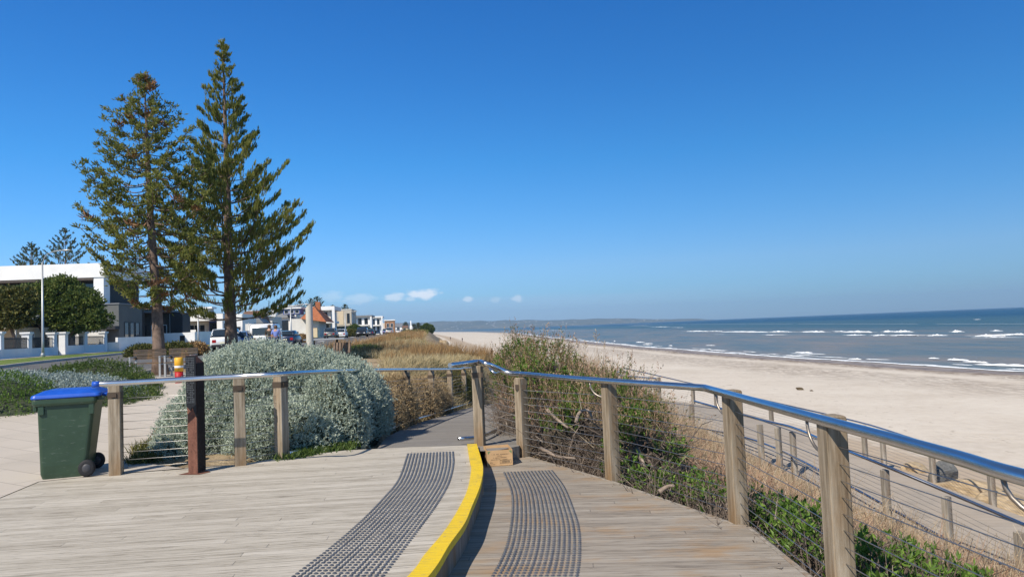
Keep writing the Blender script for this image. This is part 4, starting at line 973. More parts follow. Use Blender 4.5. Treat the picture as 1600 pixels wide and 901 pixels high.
# green succulent mats along the path edge of the dune
for i, (px, Y, a, b, c, lab) in enumerate([(560, 40, 1.3, 4.5, .38, 'flat green mat of creeping plants along the sandy track, nearest the silver bush'), (628, 62, 1.6, 6, .45, 'flat green mat of creeping plants on the dune top, farther along the road')]):
    x = gx(px, Y); r_ = np.random.default_rng(i)
    bed('creeping_plant', lab, 'ground cover', [(px, Y, zland(x, Y)-.05, a, b, c*.6), (px+6, Y-b*.7, zland(x, Y-3)-.05, a*.7, b*.6, c*.8)], 5000, 'green2', nper=5, Ln=.09, Wd=.04, stem=.1)
# dry bushes pressed against the left path railing
bed('dry_bush', 'rust brown dead bush pressed against the railing right of the silver bush', 'bush', [(612, 15.6, -.1, .42, .7, .72), (600, 14.4, -.15, .3, .5, .6)], 5200, 'rustdry', nper=5, Ln=.05, Wd=.012, stem=.13, core='core')
bed('dry_bush', 'tangled straw brown bush leaning through the railing halfway along the path', 'bush', [(655, 18.2, -.25, .45, .9, .62), (672, 19.6, -.3, .4, .7, .55)], 5000, 'rustdry', nper=5, Ln=.055, Wd=.011, stem=.15, core='core')
bed('dry_bush', 'greenish dry bush behind the farthest posts of the left railing', 'bush', [(705, 23.2, -.35, .5, 1.0, .72), (722, 25.4, -.4, .5, .8, .7)], 4200, 'olive', nper=5, Ln=.06, Wd=.016, stem=.16, core='core')

# ------------------------------------------------------------------ the tangled shrub right of the path
rs = np.random.default_rng(21)
def gs(x, y): return zland(x, y)
sh = []
def lm2(px, py, Y, a, b, c): q = pd(px, py, Y); sh.append((q.x, q.y, q.z, a, b, c))
lm2(855, 612, 12.6, .62, 1.1, .78); lm2(900, 655, 11.6, .62, .9, .70); lm2(830, 650, 12.2, .55, .9, .85); lm2(960, 660, 10.4, .62, .8, .62); lm2(880, 690, 10.6, .6, .6, .55); lm2(810, 590, 14.5, .45, .9, .7)
lm2(1010, 700, 9.4, .45, .6, .5); lm2(800, 640, 14.2, .26, .8, .75)
lm2(920, 630, 13.2, .45, .9, .38); lm2(985, 682, 11.8, .42, .8, .40)
SH = sh
base = (sh[0][0], sh[0][1], gs(sh[0][0], sh[0][1])); root = empty('tangled_shrub', base); inv = np.array(root.location)
tag(root, 'large half dead shrub, bare twigs below green leaves, right of the path', 'shrub')
P, Nn = lump_points(sh, 9000, rs, inward=.35, jitter=.05)
# dead twig tangle: curved multi-segment twigs on the near (deck) face and lower half
def tangle(n, src, seed, seg=4, step=.11, r=.0045, zcap=None):
    r_ = np.random.default_rng(seed); idx = r_.integers(len(src), size=n); A = src[idx].copy(); D = unit(r_.normal(size=(n, 3))*np.array([1, 1, .75])+np.array([0, 0, .15])); out = []
    rad = r*(.5+1.3*r_.random(n)**2.5)
    for k in range(seg):
        B = A+D*step*(.6+.8*r_.random((n, 1))); out.append(sticks(A, B, rad*(1-.17*k), r_, rad*(1-.17*(k+1)))); A = B; D = unit(D+r_.normal(size=(n, 3))*.42)
    return out
low = P[(P[:, 2] < .28+.14*np.sin(P[:, 0]*3+P[:, 1])+(P[:, 1]-11)*.10)]
V, F = join(tangle(8200, low, 3)+tangle(900, low, 5, seg=6, step=.16, r=.007)); fast('dead_twigs', V-inv, F, M['twig'], root)
hi = (P[:, 2] > .02+(P[:, 1]-11)*.12+.2*np.sin(P[:, 0]*2.3)) & (Nn[:, 2] > -.35); Pg, Ng = P[hi], Nn[hi]
nn_ = np.array([mnoise.noise(Vector((p[0]*1.6, p[1]*1.6, p[2]*1.6))) for p in Pg]); sel = nn_ > -.05
V, F = sprigs(Pg[sel], Ng[sel], rs, 8, .052, .021, .12, .5); fast('foliage', V-inv, F, M['green'], root)
# olive and reddish tips sticking out of the crown
top = Pg[(Ng[:, 2] > .1)]; top = top[rs.integers(len(top), size=1900)]
D = unit(rs.normal(size=top.shape)*.42+np.array([.1, 0, 1])); Ls = (.14+.34*rs.random(len(top))**2)[:, None]; prt = [sticks(top, top+D*Ls, .003, rs)]
tv, tf = sprigs(top+D*Ls*.55, D, rs, 7, .036, .011, .16, .7); fast('young_shoots', tv-inv, tf, M['olive'], root)
V, F = join(prt); fast('dry_stems', V-inv, F, M['dryred'], root)
tt = top[:1100]; tv, tf = sprigs(tt+D[:1100]*Ls[:1100], D[:1100], rs, 6, .03, .011, .09, .8); fast('seed_heads', tv-inv, tf, M['dryred'], root)
lump_core([(l[0]-inv[0], l[1]-inv[1], l[2]-inv[2], *l[3:]) for l in sh], 'stems', M['core'], root, .62)
# a few tall bare stalks standing over the skyline
for (px, py, Y) in [(853, 506, 12.5), (932, 517, 12.6), (788, 512, 13.5), (944, 532, 12.4), (880, 520, 12.4), (900, 526, 12.0), (917, 532, 12.2)]:
    b = pd(px+random.uniform(-8, 8), 570, Y); t = pd(px, py, Y); mid = (b+t)/2+Vector((random.uniform(-.04, .04), 0, 0)); mb = MB(); mb.tube([b-Vector(inv), mid-Vector(inv), t-Vector(inv)], [.004, .003, .0015], 4)
    for k in range(7):
        q = mid.lerp(t, .3+.7*k/7); e = q+Vector((random.uniform(-.06, .06), random.uniform(-.04, .04), random.uniform(.02, .07))); mb.tube([q-Vector(inv), e-Vector(inv)], [.0035, .0055], 4)
    mb.build('seed_stalk', M['dry'], root)
# thick pale dead limbs
for pts in [[(1010, 700, 9.2), (1013, 718, 9.0), (1022, 735, 8.9), (1018, 760, 8.8)], [(900, 660, 9.6), (905, 645, 9.6), (918, 640, 9.6), (925, 652, 9.5)], [(855, 640, 10.3), (872, 656, 10.1), (888, 668, 9.9)], [(1030, 768, 7.4), (1042, 760, 7.4), (1052, 758, 7.3)], [(995, 700, 9), (1005, 722, 8.8), (1010, 735, 8.8)], [(845, 700, 10.0), (870, 712, 9.6), (900, 716, 9.4)]]:
    pp = spline([pd(*p) for p in pts], 4); mb = MB().tube([p-Vector(inv) for p in pp], [.028-.016*i/len(pp) for i in range(len(pp))], 7); mb.build('dead_limb', M['barkgrey'], root)

# scrub on the slope beside the lower deck: reddish dry growth and green saltbush
def slope_pts(n, box, seed, edge_gap=.12):
    r_ = np.random.default_rng(seed); (pa, pb) = box; out = []
    while len(out) < n:
        y = pa+(pb-pa)*r_.random(); x0 = max(interp([(p.y, p.x) for p in sorted(EDGE[2:], key=lambda q: q.y)], y), .2)+edge_gap; x1 = interp(TOE, y)-.2
        x = x0+(x1-x0)*r_.random(); 
        if path_near(x, y)[0] < 1.5: continue
        out.append((x, y))
    return out
def slope_fill(name, label, n, mat, box, seed, h, w, tuft, cond, kind='stuff', style='twig', cat='scrub'):
    r_ = np.random.default_rng(seed); pts = [p for p in slope_pts(n, box, seed) if cond(*p)]; P = np.array([(x, y, gs(x, y)) for x, y in pts])
    if style == 'twig':
        P = np.repeat(P, tuft, axis=0)+r_.normal(size=(len(P)*tuft, 3))*np.array([.09, .09, .02]); D = unit(r_.normal(size=P.shape)*.5+np.array([0, 0, 1])); Ls = h*(.35+.9*r_.random((len(P), 1)))
        B = P+D*Ls; D2 = unit(D+r_.normal(size=P.shape)*.5); B2 = B+D2*Ls*.5; D3 = unit(D+r_.normal(size=P.shape)*.6)
        V, F = join([sticks(P, B, w, r_, np.full(len(P), w*.7)), sticks(B, B2, w*.7, r_), sticks(P+D*Ls*.6, P+D*Ls*.6+D3*Ls*.45, w*.6, r_)])
        lv, lf = sprigs(B, D, r_, 3, .028, .009, .08, .5); 
        V, F = join([(V, F), (lv, lf)])
    else:
        hh_ = h*(.3+.9*r_.random(len(P))); P = P+np.stack([np.zeros(len(P)), np.zeros(len(P)), hh_], 1); Nn = unit(r_.normal(size=P.shape)*.5+np.array([-.15, -.15, 1])); V, F = sprigs(P, Nn, r_, tuft, .058, .024, .13, .4)
    o = P[0].copy(); return tag(fast(name, V-o, F, M[mat], loc=o), label, cat, kind=kind)
def band(x, y):    # 0 at deck edge, 1 at ramp
    x0 = interp([(p.y, p.x) for p in sorted(EDGE[2:], key=lambda q: q.y)], y); return (x-x0)/(interp(TOE, y)-x0)
nz_ = lambda x, y, s=1.1, o=0: mnoise.noise(Vector((x*s, y*s, o)))
slope_fill('dry_scrub', 'reddish brown dry scrub between the lower deck and the beach ramp', 15000, 'dryred', (1.5, 19), 31, .50, .0042, 3, lambda x, y: band(x, y)+nz_(x, y)*.25 > (.36 if y < 8 else .2))
slope_fill('dry_scrub', 'straw coloured dry stalks on the slope above the beach ramp', 12000, 'dry', (1.5, 24), 32, .66, .0042, 3, lambda x, y: band(x, y)+nz_(x, y, 1.1, 5)*.3 > (.42 if y < 8 else .25))
slope_fill('saltbush', 'bright green leafy groundcover hugging the seaward edge of the lower deck', 15000, 'green', (1.0, 10.5), 33, .34, 0, 9, lambda x, y: band(x, y)+nz_(x, y)*.3 < .46 and nz_(x, y, 1.3, 8) > (-.12 if y < 7.2 else .22), style='leaf', cat='ground cover')
slope_fill('dead_scrub', 'grey dead twigs under the green groundcover by the deck', 11000, 'twig', (1.0, 12), 34, .34, .0048, 2, lambda x, y: band(x, y) < .6)

# ------------------------------------------------------------------ Norfolk pines
M['pine'] = leaf('pine_needles', (.022, .042, .012), (.060, .082, .018), (.16, .15, .035), .6, .12, .55)
M['pineY'] = leaf('pine_needles_yellowed', (.085, .115, .03), (.25, .265, .06), (.44, .39, .12), .6, .38, .7)
M['pinefar'] = leaf('distant_needles', (.035, .055, .022), (.08, .10, .04), None, .6, .1, .4)
M['pinebark'] = plain('pine_bark', (.15, .105, .08), .9, var=.55, scale=5, bump=1)
M['rustneedle'] = leaf('browned_needles', (.12, .05, .02), (.25, .13, .06), None, .7, .1, 2)
def pine(label, base, H, Rf, seed, style='comb', nwh=24, first=.16, trunk_r=.25, lean=(0, 0), mat='pine', dens=1.0, lsize=1.0, group=None, rise=.42, bare=.3, brown=0, name='norfolk_pine', bark='pinebark', per=6):
    r_ = np.random.default_rng(seed); root = empty(name, tuple(base)); tag(root, label, 'tree', group)
    # trunk
    tp = []; rd = []
    for i in range(15):
        t = i/14; wob = .02*H*mnoise.noise(Vector((t*2.2, seed, 0))); tp.append((lean[0]*(t**.8)+wob*.3, lean[1]*t+wob*.2, H*t-.1)); rd.append(max(.012, trunk_r*((1-t)**.85)*(1+.5*math.exp(-t*26))))
    def trunk_at(t):
        f = t*14; i = min(13, int(f)); a, b = np.array(tp[i]), np.array(tp[i+1]); return a+(b-a)*(f-i)
    MB().tube(tp, rd, 12).build('trunk', M[bark], root)
    A, B, RA, RB = [], [], [], []; P, D, LN, WD = [], [], [], []; BP, BD = [], []
    for w in range(nwh):
        t = first+(1-first)*(w+.2)/nwh; t = first+(1-first)*(1-(1-(t-first)/(1-first))**1.05); Rr = Rf(t)
        if Rr < .05: continue
        nb = per+(1 if r_.random() < .4 else 0); a0 = r_.random()*6.28
        for k in range(nb):
            a = a0+6.283*k/nb+r_.normal()*.16; tt = min(.995, t+r_.normal()*.008); Lb = Rr*(.82+.3*r_.random())
            if r_.random() < .06: Lb *= .55
            o = trunk_at(tt); hdir = np.array([math.cos(a), math.sin(a), 0]); side = np.array([-math.sin(a), math.cos(a), 0]); rs_ = rise*(1+.25*r_.normal())*(.65+.6*tt)
            sag = .22 if style == 'comb' else .34; n = 10; pts = []
            for i in range(n+1):
                s = i/n; pts.append(o+hdir*Lb*s+side*Lb*.06*math.sin(s*3+a)+np.array([0, 0, Lb*(rs_*s-sag*math.sin(math.pi*s)*.5+.22*s**3*(.4 if style != 'comb' else .55))]))
            br = max(.008, .035*Lb/3)
            for i in range(n): A.append(pts[i]); B.append(pts[i+1]); RA.append(br*(1-.8*i/n)+.004); RB.append(br*(1-.8*(i+1)/n)+.004)
            def bp(s): f = min(n-1e-6, s*n); i = int(f); return pts[i]+(pts[i+1]-pts[i])*(f-i)
            if style == 'comb':
                sz = min(1., .5+Lb/3.2); wd = .12*Lb*(1-.15*tt)+.04; m_ = int(Lb*19*dens)+5
                b0 = bare if tt < .9 else .05
                # second order twigs with upright plumes
                for _ in range(m_):
                    s = b0+(1-b0)*r_.random()**.8; sgn = r_.choice([-1, 1]); c = bp(s); width = wd*math.sin(math.pi*min(1, (1-s)*.75+.12))
                    u = r_.random()**.7; q = c+side*sgn*width*u+hdir*width*u*.55+np.array([0, 0, .05*u*width])
                    if u > .3 and r_.random() < .5: A.append(c); B.append(q); RA.append(.006); RB.append(.004)
                    for _k in range(3):
                        dd = hdir*(.30+.15*r_.random())+side*sgn*(.20*u+.10*r_.normal())+np.array([0, 0, .95+.3*r_.random()]); P.append(q+r_.normal(size=3)*.035+hdir*.03*_k); D.append(dd); LN.append((.17+.15*r_.random())*lsize*sz*(1.1-.45*abs(s-.55))); WD.append(.040*lsize)
                for _ in range(6):
                    P.append(bp(.93+.07*r_.random())); D.append(hdir*1+np.array([0, 0, .45])+r_.normal(size=3)*.25); LN.append(.20*lsize*sz); WD.append(.04*lsize)
            else:
                nt_ = int(2+Lb*2.5*dens)
                for j in range(nt_):
                    s = (bare+(1-bare)*(j+.6*r_.random())/nt_) if j < nt_-1 else 1.0; s = min(1, s); c = bp(s); sgn = r_.choice([-1, 1]); wl = Lb*.24*math.sin(math.pi*min(1, (1-s)*.8+.1))*r_.random() if s < 1 else 0
                    q = c+side*sgn*wl+hdir*wl*.8+np.array([0, 0, wl*.25]); A.append(c); B.append(q+np.array([0, 0, .01])); RA.append(.009); RB.append(.006)
                    isb = r_.random() < brown*(1 if (tt < .3 or tt > .82) else .15)
                    for _k in range(int(20*dens)):
                        th = r_.random(); pp = c*(1-th*.0)+(q-c)*(.55+.6*th)+r_.normal(size=3)*np.array([.06, .06, .035])+hdir*.05; dd = hdir*.35+r_.normal(size=3)*.6+np.array([0, 0, .8])
                        (BP if isb else P).append(pp); (BD if isb else D).append(dd)
                        if not isb: LN.append((.10+.10*r_.random())*lsize*min(1, .6+Lb/2.5)); WD.append(.036*lsize)
                for _ in range(int(Lb*3)):
                    s = r_.random()*.9+.1; P.append(bp(s)); D.append(hdir*.6+np.array([0, 0, .4])+r_.normal(size=3)*.4); LN.append(.15*lsize); WD.append(.045*lsize)
    # leader tuft
    for _ in range(40):
        t = .93+.07*r_.random(); P.append(trunk_at(min(.999, t))); D.append(np.array([0, 0, .9])+r_.normal(size=3)*.6); LN.append(.22*lsize); WD.append(.045*lsize)
    v, f = sticks(np.array(A), np.array(B), np.array(RA), r_, np.array(RB)); fast('limbs', v, f, M[bark], root)
    P, D, LN, WD = np.array(P), unit(np.array(D)), np.array(LN), np.array(WD)
    prs = [leaf_quads(P, D, LN, WD, r_), leaf_quads(P, D+r_.normal(size=P.shape)*.10, LN*.95, WD, r_)]
    # short needles standing off each plume
    for k in range(3):
        q = P+D*(LN*(.15+.6*r_.random(len(P))))[:, None]; prs.append(leaf_quads(q, D+r_.normal(size=P.shape)*.55, LN*.32, WD*.42, r_))
    v, f = join(prs); fast('crown', v, f, M[mat], root)
    if BP:
        BP, BD = np.array(BP), unit(np.array(BD)); v, f = leaf_quads(BP, BD, .24, .05, r_); fast('browned_foliage', v, f, M['rustneedle'], root)
    return root
def prof(tab, k): return lambda t: interp(tab, t)*k
def gbase(px, Y): x = gx(px, Y); return Vector((x, Y, zplain(x, Y)))
# nearer, shorter pine with clumpy foliage
b = gbase(250, 24.0); topp = pd(225, 110, 24.2)
t1 = pine('shorter Norfolk pine with clumped foliage and rusty patches, left of the taller one', b, topp.z-b.z, prof([(.22, .9), (.26, 1.4), (.32, 1.75), (.42, 2.05), (.55, 2.0), (.66, 1.7), (.75, 1.35), (.82, .9), (.88, .6), (.94, .3), (1, .05)], 1.0), 5, 'tuft', 24, .225, .20, lean=(topp.x-b.x, .2), mat='pineY', dens=1.1, rise=.26, bare=.36, brown=.12, per=6)
b = gbase(362, 28.0); topp = pd(348, 62, 28)
t2 = pine('taller Norfolk pine with feathery upswept branches, right of the clumpy one', b, topp.z-b.z, prof([(.13, 1.7), (.17, 2.7), (.21, 2.95), (.30, 2.85), (.39, 2.7), (.43, 2.5), (.50, 2.0), (.55, 1.6), (.62, 1.2), (.68, 1.0), (.78, .72), (.88, .42), (.95, .18), (1, .05)], 1.0), 9, 'comb', 23, .15, .24, lean=(topp.x-b.x, 0), mat='pineY', dens=1.2, rise=.46, bare=.28, per=6)
EXTRA_PINES = [(50, 378, 95, 'comb', 'distant Norfolk pine above the white flat roof, left one of the pair'), (103, 357, 95, 'comb', 'distant Norfolk pine above the white flat roof, right one of the pair')]
for i, (px, py, Y, st, lab) in enumerate(EXTRA_PINES):
    b = gbase(px, Y); tz = pd(px, py, Y).z; pine(lab, b, tz-b.z, prof([(.3, 3.2), (.62, 2.9), (.75, 2.1), (.9, 1.1), (1, .15)], 1.0), 30+i, 'comb', 14, .3, .25, mat='pinefar', dens=.26, lsize=1.5, group='distant Norfolk pines', rise=.45, bare=.25, per=6)
FARP = [(497, 463, 205, 4.2, 'Norfolk pine behind the concrete column, above the orange roofed house'), (487, 466, 212, 3.4, 'Norfolk pine half hidden behind the top of the concrete column'), (470, 469, 205, 3, 'Norfolk pine crown peeping over the flat roofs left of the column'), (521, 476, 215, 3, 'small distant pine peeping over the white framed house'), (540, 475, 240, 3.4, 'dark distant pine above the beige block house'), (551, 484, 260, 3, 'pointed distant pine just right of the beige block house'),
        (634, 503, 420, 3, 'tiny dark pine beside the white mast, left side'), (654, 504, 430, 3, 'tiny dark pine right of the white mast, nearest it'), (647, 506, 460, 3, 'tiny dark pine behind the white mast')]
for i, (px, py, Y, r0, lab) in enumerate(FARP):
    b = gbase(px, Y); tz = pd(px, py, Y).z; H_ = tz-b.z; pine(lab, b, H_, prof([(.3, 1), (.5, 1.0), (.75, .75), (.9, .4), (1, .08)], r0*.6), 50+i, 'comb', 13, .3, .2, mat='pinefar', dens=.22, lsize=1.6, group='distant Norfolk pines', rise=.45, bare=.1, per=6)

# ------------------------------------------------------------------ broadleaf trees by the houses
def round_tree(label, base, lumps, n, mat, trunk_pts, rs_, name='garden_tree', Ln=.28, Wd=.14, group='garden trees'):
    root = empty(name, tuple(base)); inv = np.array(base); tag(root, label, 'tree', group)
    lumps = [(x*.95, y, z, a*.62, b_*.7, c*.62) for x, y, z, a, b_, c in lumps]+[(x+q*a*.62, y+random.uniform(-.5, .5), z+w_*c*.6, a*.42, b_*.45, c*.42) for x, y, z, a, b_, c in lumps for q, w_ in ((-1, .3), (1, .2), (-.4, .95), (.5, .9))]
    L_ = [(x+base[0], y+base[1], z+base[2], a, b, c) for x, y, z, a, b, c in lumps]
    P, Nn = lump_points(L_, n, rs_, jitter=.15, inward=.3); V, F = sprigs(P, Nn, rs_, 5, Ln, Wd, .35, .4); fast('crown', V-inv, F, M[mat], root)
    mb = MB()
    for pts, r in trunk_pts: mb.tube(spline(pts, 4), r, 8)
    mb.build('trunk', M['bark'], root); return root
rs3 = np.random.default_rng(77)
b = gbase(80, 64)
round_tree('wide dark green garden tree behind the white pillared wall', b, [(-1.9, 0, 4.7, 1.7, 1.6, 1.3), (.6, .2, 5.2, 1.9, 1.6, 1.5), (2.7, 0, 4.1, 1.6, 1.3, 1.3), (.2, -.3, 3.7, 2.0, 1.5, 1.1), (-2.6, -.4, 3.4, 1.2, 1.1, .8), (1.9, .1, 2.7, 1.6, 1.3, .9), (4.1, -.2, 2.9, 1.1, .9, .8)], 5200, 'treeleaf', [([(0, 0, -.1), (-.4, 0, 1.2), (-1.2, 0, 3.2)], .14), ([(.1, 0, -.1), (.5, 0, 1.4), (.9, 0, 3.4)], .13), ([(-.6, 0, -.1), (-1.3, .1, 1.3), (-1.9, 0, 2.6)], .1), ([(.5, 0, 0), (1.6, 0, 1.6), (2.4, 0, 3)], .1)], rs3)
b = gbase(15, 56)
round_tree('yellow green garden tree at the far left edge behind the white wall', b, [(-.6, 0, 3.9, 1.6, 1.4, 1.3), (.9, 0, 4.1, 1.2, 1.2, 1.0), (-1.6, .3, 3.2, 1.3, 1.2, 1.1), (.5, -.2, 3.1, 1.1, 1, .8)], 4200, 'olive', [([(0, 0, -.1), (.4, 0, 1.4), (-.3, 0, 3.3)], .12), ([(0, 0, 0), (-.8, 0, 1.4), (-1.2, 0, 2.6)], .1)], rs3)
def far_bush(px, Y, w, h, mat, label, cat='bush', name='garden_bush'):
    b = gbase(px, Y); L_ = [(b.x+dx*w, Y+dy*w, b.z+h*.4*s, w*.55*s, w*.5*s, h*.6*s) for dx, dy, s in ((0, 0, 1), (-.45, .2, .8), (.45, -.1, .85), (.15, .4, .9))]
    root = empty(name, tuple(b)); inv = np.array(b); P, Nn = lump_points(L_, int(900), rs3, jitter=.1); V, F = sprigs(P, Nn, rs3, 6, .16*max(1, Y/90), .07*max(1, Y/90), .2, .5); fast('foliage', V-inv, F, M[mat], root)
    lump_core([(l[0]-b.x, l[1]-b.y, l[2]-b.z, *l[3:]) for l in L_], 'stems', M['coreg'], root, .8); tag(root, label, cat, 'garden bushes')
far_bush(222, 47, 1.2, .62, 'olive', 'low rounded bush on the verge left of the leaning pine trunk')
far_bush(270, 45, 1.2, .72, 'olive', 'straggly brownish bush on the verge behind the twin benches')
far_bush(302, 46, .9, .66, 'russet', 'rusty brown bush at the right end of the verge planting')
far_bush(445, 98, 2.0, .9, 'green2', 'green bush by the drive entrance just left of the column')
far_bush(470, 92, 1.6, .9, 'russet', 'brownish verge bush just left of the concrete column')
far_bush(508, 185, 2.6, 2.2, 'olive', 'big dark garden bush under the orange tiled roof')
far_bush(553, 170, 2.2, 2.6, 'green2', 'big yellow green bush beside the beige block house')
far_bush(545, 150, 2.6, 1.4, 'olive', 'rounded verge bush behind the white parked car')
far_bush(472, 168, 2.6, 3.6, 'green2', 'tall dark garden bush between the bungalow and the column')
far_bush(570, 205, 3.0, 2.0, 'olive', 'verge bush in front of the white twin framed house')
far_bush(667, 330, 3.4, 3.6, 'green2', 'large dark dome shaped bush on the dune beside the beach', name='dune_bush')
far_bush(432, 140, 2.0, 1.6, 'green2', 'garden bush in front of the curved white porch')

# ------------------------------------------------------------------ houses
M['white'] = plain('white_render', (.78, .77, .74), .8, var=.05, scale=.8)
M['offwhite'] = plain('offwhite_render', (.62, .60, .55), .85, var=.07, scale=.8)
M['greywall'] = plain('grey_render', (.125, .13, .125), .85, var=.08, scale=.6)
M['darkwall'] = plain('charcoal_cladding', (.022, .024, .028), .6, var=.1)
M['brownwall'] = plain('brown_cladding', (.085, .07, .06), .8, var=.15)
M['beige'] = plain('beige_render', (.47, .42, .34), .85, var=.08, scale=.5)
M['cream'] = plain('cream_render', (.62, .50, .34), .85, var=.06)
M['orange'] = plain('orange_roof_tiles', (.36, .125, .055), .8, var=.25, scale=2, bump=.5)
M['brownroof'] = plain('brown_roof_tiles', (.17, .095, .065), .85, var=.25, scale=2, bump=.5)
M['greyroof'] = plain('grey_roof_sheet', (.20, .21, .22), .6, var=.1)
m = Mat('window_glass', .06, 0, .8); m.color((.02, .03, .04)); m.b.inputs['IOR'].default_value = 1.6; M['glass'] = m.m
M['bluewall'] = plain('blue_panel', (.05, .09, .28), .6, var=.1)
M['redbrick'] = plain('brown_brick', (.30, .16, .085), .85, var=.25, scale=2)
m = Mat('white_wall_paint', .8); a = m.noise(m.coord(), .8, 5); m.color(m.ramp(a, [(.3, (.70, .70, .69)), (.7, (.80, .80, .79))])); M['wallpaint'] = m.m
def street_dir(Y):
    a = Vector((fwl(Y+12)-fwl(Y-6), 18, 0)).normalized(); return a
class House:
    """local frame: origin at the corner nearest the camera and the street; +x away along the street, +y back from the street"""
    def __init__(s, px, Y, label, dz=0, name='house', cat='house', group='houses along the esplanade'):
        x = gx(px, Y); s.Y = Y; d = street_dir(Y); ang = math.atan2(d.y, d.x); s.root = empty(name, (x, Y, zplain(x, Y)+dz-.05), ang); tag(s.root, label, cat, group)
        s.z0 = s.root.location.z
    def Z(s, py, px): return pd(px, py, s.Y).z-s.z0
    def box(s, part, mat, u0, u1, v0, v1, z0, z1, parent=None, bevel=0):
        return MB().box(u0, u1, v0, v1, z0, z1).build(part, M[mat], parent or s.root, bevel)
    def winS(s, v0, v1, z0, z1, u=0, mull=1, frame='white', name='window'):      # on the side facing the camera (plane x=u)
        mb = MB(); t = .07
        for a, b, c, d in ((v0, v1, z0, z0+t), (v0, v1, z1-t, z1), (v0, v0+t, z0, z1), (v1-t, v1, z0, z1)): mb.box(u-.06, u-.003, a, b, c, d)
        for k in range(1, mull): q = v0+(v1-v0)*k/mull; mb.box(u-.05, u-.003, q-.03, q+.03, z0+t, z1-t)
        o = mb.build(name, M[frame], s.root); MB().box(u-.03, u-.002, v0+t, v1-t, z0+t, z1-t).build('pane', M['glass'], o); return o
    def winF(s, u0, u1, z0, z1, v=0, mull=1, frame='white', name='window'):
        mb = MB(); t = .07
        for a, b, c, d in ((u0, u1, z0, z0+t), (u0, u1, z1-t, z1), (u0, u0+t, z0, z1), (u1-t, u1, z0, z1)): mb.box(a, b, v-.06, v-.003, c, d)
        for k in range(1, mull): q = u0+(u1-u0)*k/mull; mb.box(q-.03, q+.03, v-.05, v-.003, z0+t, z1-t)
        o = mb.build(name, M[frame], s.root); MB().box(u0+t, u1-t, v-.03, v-.002, z0+t, z1-t).build('pane', M['glass'], o); return o
# big white modern house at the left with a grey wing
h = House(165, 84, 'big white flat roofed house with a long parapet and a grey lower wing')
Zt = h.Z(411, 165); Zp = h.Z(433, 165); Zf = h.Z(475, 165)
h.box('parapet', 'white', -.4, 13, -.2, 34, Zp, Zt); h.box('roof', 'greyroof', .2, 12.5, .3, 33, Zt-.5, Zt-.25)
h.box('upper_floor', 'darkwall', 1.6, 12, 1.2, 33, Zf+.02, Zp-.02); h.box('fin_wall', 'white', -.3, 1.2, .0, 1.1, Zf, Zp-.01)
h.box('balcony_floor', 'brownwall', -.35, 1.58, 1.12, 14, Zp-.28, Zp-.02)
for k in range(5): h.winS(1.8+k*3.4, 4.9+k*3.4, Zf+.5, Zp-.5, u=1.6, mull=2, frame='darkwall')
h.box('balustrade', 'greyroof', -.2, -.1, 1.3, 16, Zf+.0, Zf+.75)
h.box('lower_floor', 'brownwall', .3, 12, .5, 33, 0, Zf-.01)
h.box('grey_wing', 'greywall', -3.5, 2.5, -3.0, 9.5, 0, h.Z(478, 165)); h.box('wing_coping', 'greyroof', -3.6, 2.6, -3.1, 9.6, h.Z(478, 165)+.003, h.Z(478, 165)+.12)
h.winS(-.2, 3.2, h.Z(506, 165), h.Z(496, 165), u=-3.5, frame='darkwall'); h.box('carport_beam', 'darkwall', -4.6, -3.52, -3.1, 7, h.Z(513, 165)-.2, h.Z(513, 165)+.15); h.box('garden_screen', 'offwhite', -4.4, -4.2, -2.0, 5.5, .0, h.Z(516, 165))
for k in range(3): h.winF(-2.2+k*1.4, -1.1+k*1.4, 1.0, 3.2, v=-3.0, frame='darkwall')
# old house with veranda at the far left
h = House(24, 60, 'low old house with a veranda behind the white wall at the far left')
h.box('wall', 'cream', 0, 9, .2, 12, 0, 2.6); h.box('rear_wall', 'brownwall', 9.02, 12, .2, 12, 0, 2.8)
MB().extr([(-1.2, 2.6), (5, 4.3), (11.2, 2.6), (11.2, 2.45), (5, 4.1), (-1.2, 2.45)], -.8, 13).build('roof', M['greyroof'], h.root)
h.box('gutter', 'white', -1.3, -1.2, -.8, 13, 2.45, 2.62)
for k in range(5): MB().cbox((-1.1, -.5+k*3, 0), .12, .12, 2.46).build('veranda_post', M['white'], h.root)
h.winS(1.5, 3, .9, 2.1); h.winS(5, 6.4, .9, 2.1); h.winF(2, 3.6, .9, 2.1, v=.2)
h = House(120, 88, 'cream cottage wall glowing between the trunks of the garden tree'); h.box('wall', 'cream', 0, 7, 0, 8, 0, 2.2); MB().extr([(-.6, 2.2), (3.5, 3.6), (7.6, 2.2)], -.5, 8.5).build('roof', M['brownroof'], h.root); h.winS(1.5, 2.7, .9, 1.9)
# dark house behind the leaning pine
h = House(286, 97, 'dark charcoal and brown house behind the leaning pine trunk')
h.box('brown_wing', 'brownwall', .5, 3, 1.4, 7.2, 0, h.Z(487, 286)); h.box('charcoal_block', 'darkwall', -.6, 2.2, -.2, 1.38, 0, h.Z(488, 286)); h.box('roof', 'greyroof', -.9, 3.2, 1.0, 7.6, h.Z(487, 286)+.02, h.Z(484, 286))
h.box('white_pier', 'white', .2, .5, 1.5, 1.75, 0, h.Z(488, 286)-.1); h.winS(2.2, 4.2, .9, 3.0, u=.5, mull=2, frame='white'); h.winS(4.8, 6.8, .9, 3.0, u=.5, mull=2, frame='darkwall')
h.box('upper_block', 'greywall', 1, 3, 2.0, 7.0, h.Z(484, 286)+.02, h.Z(476, 286))
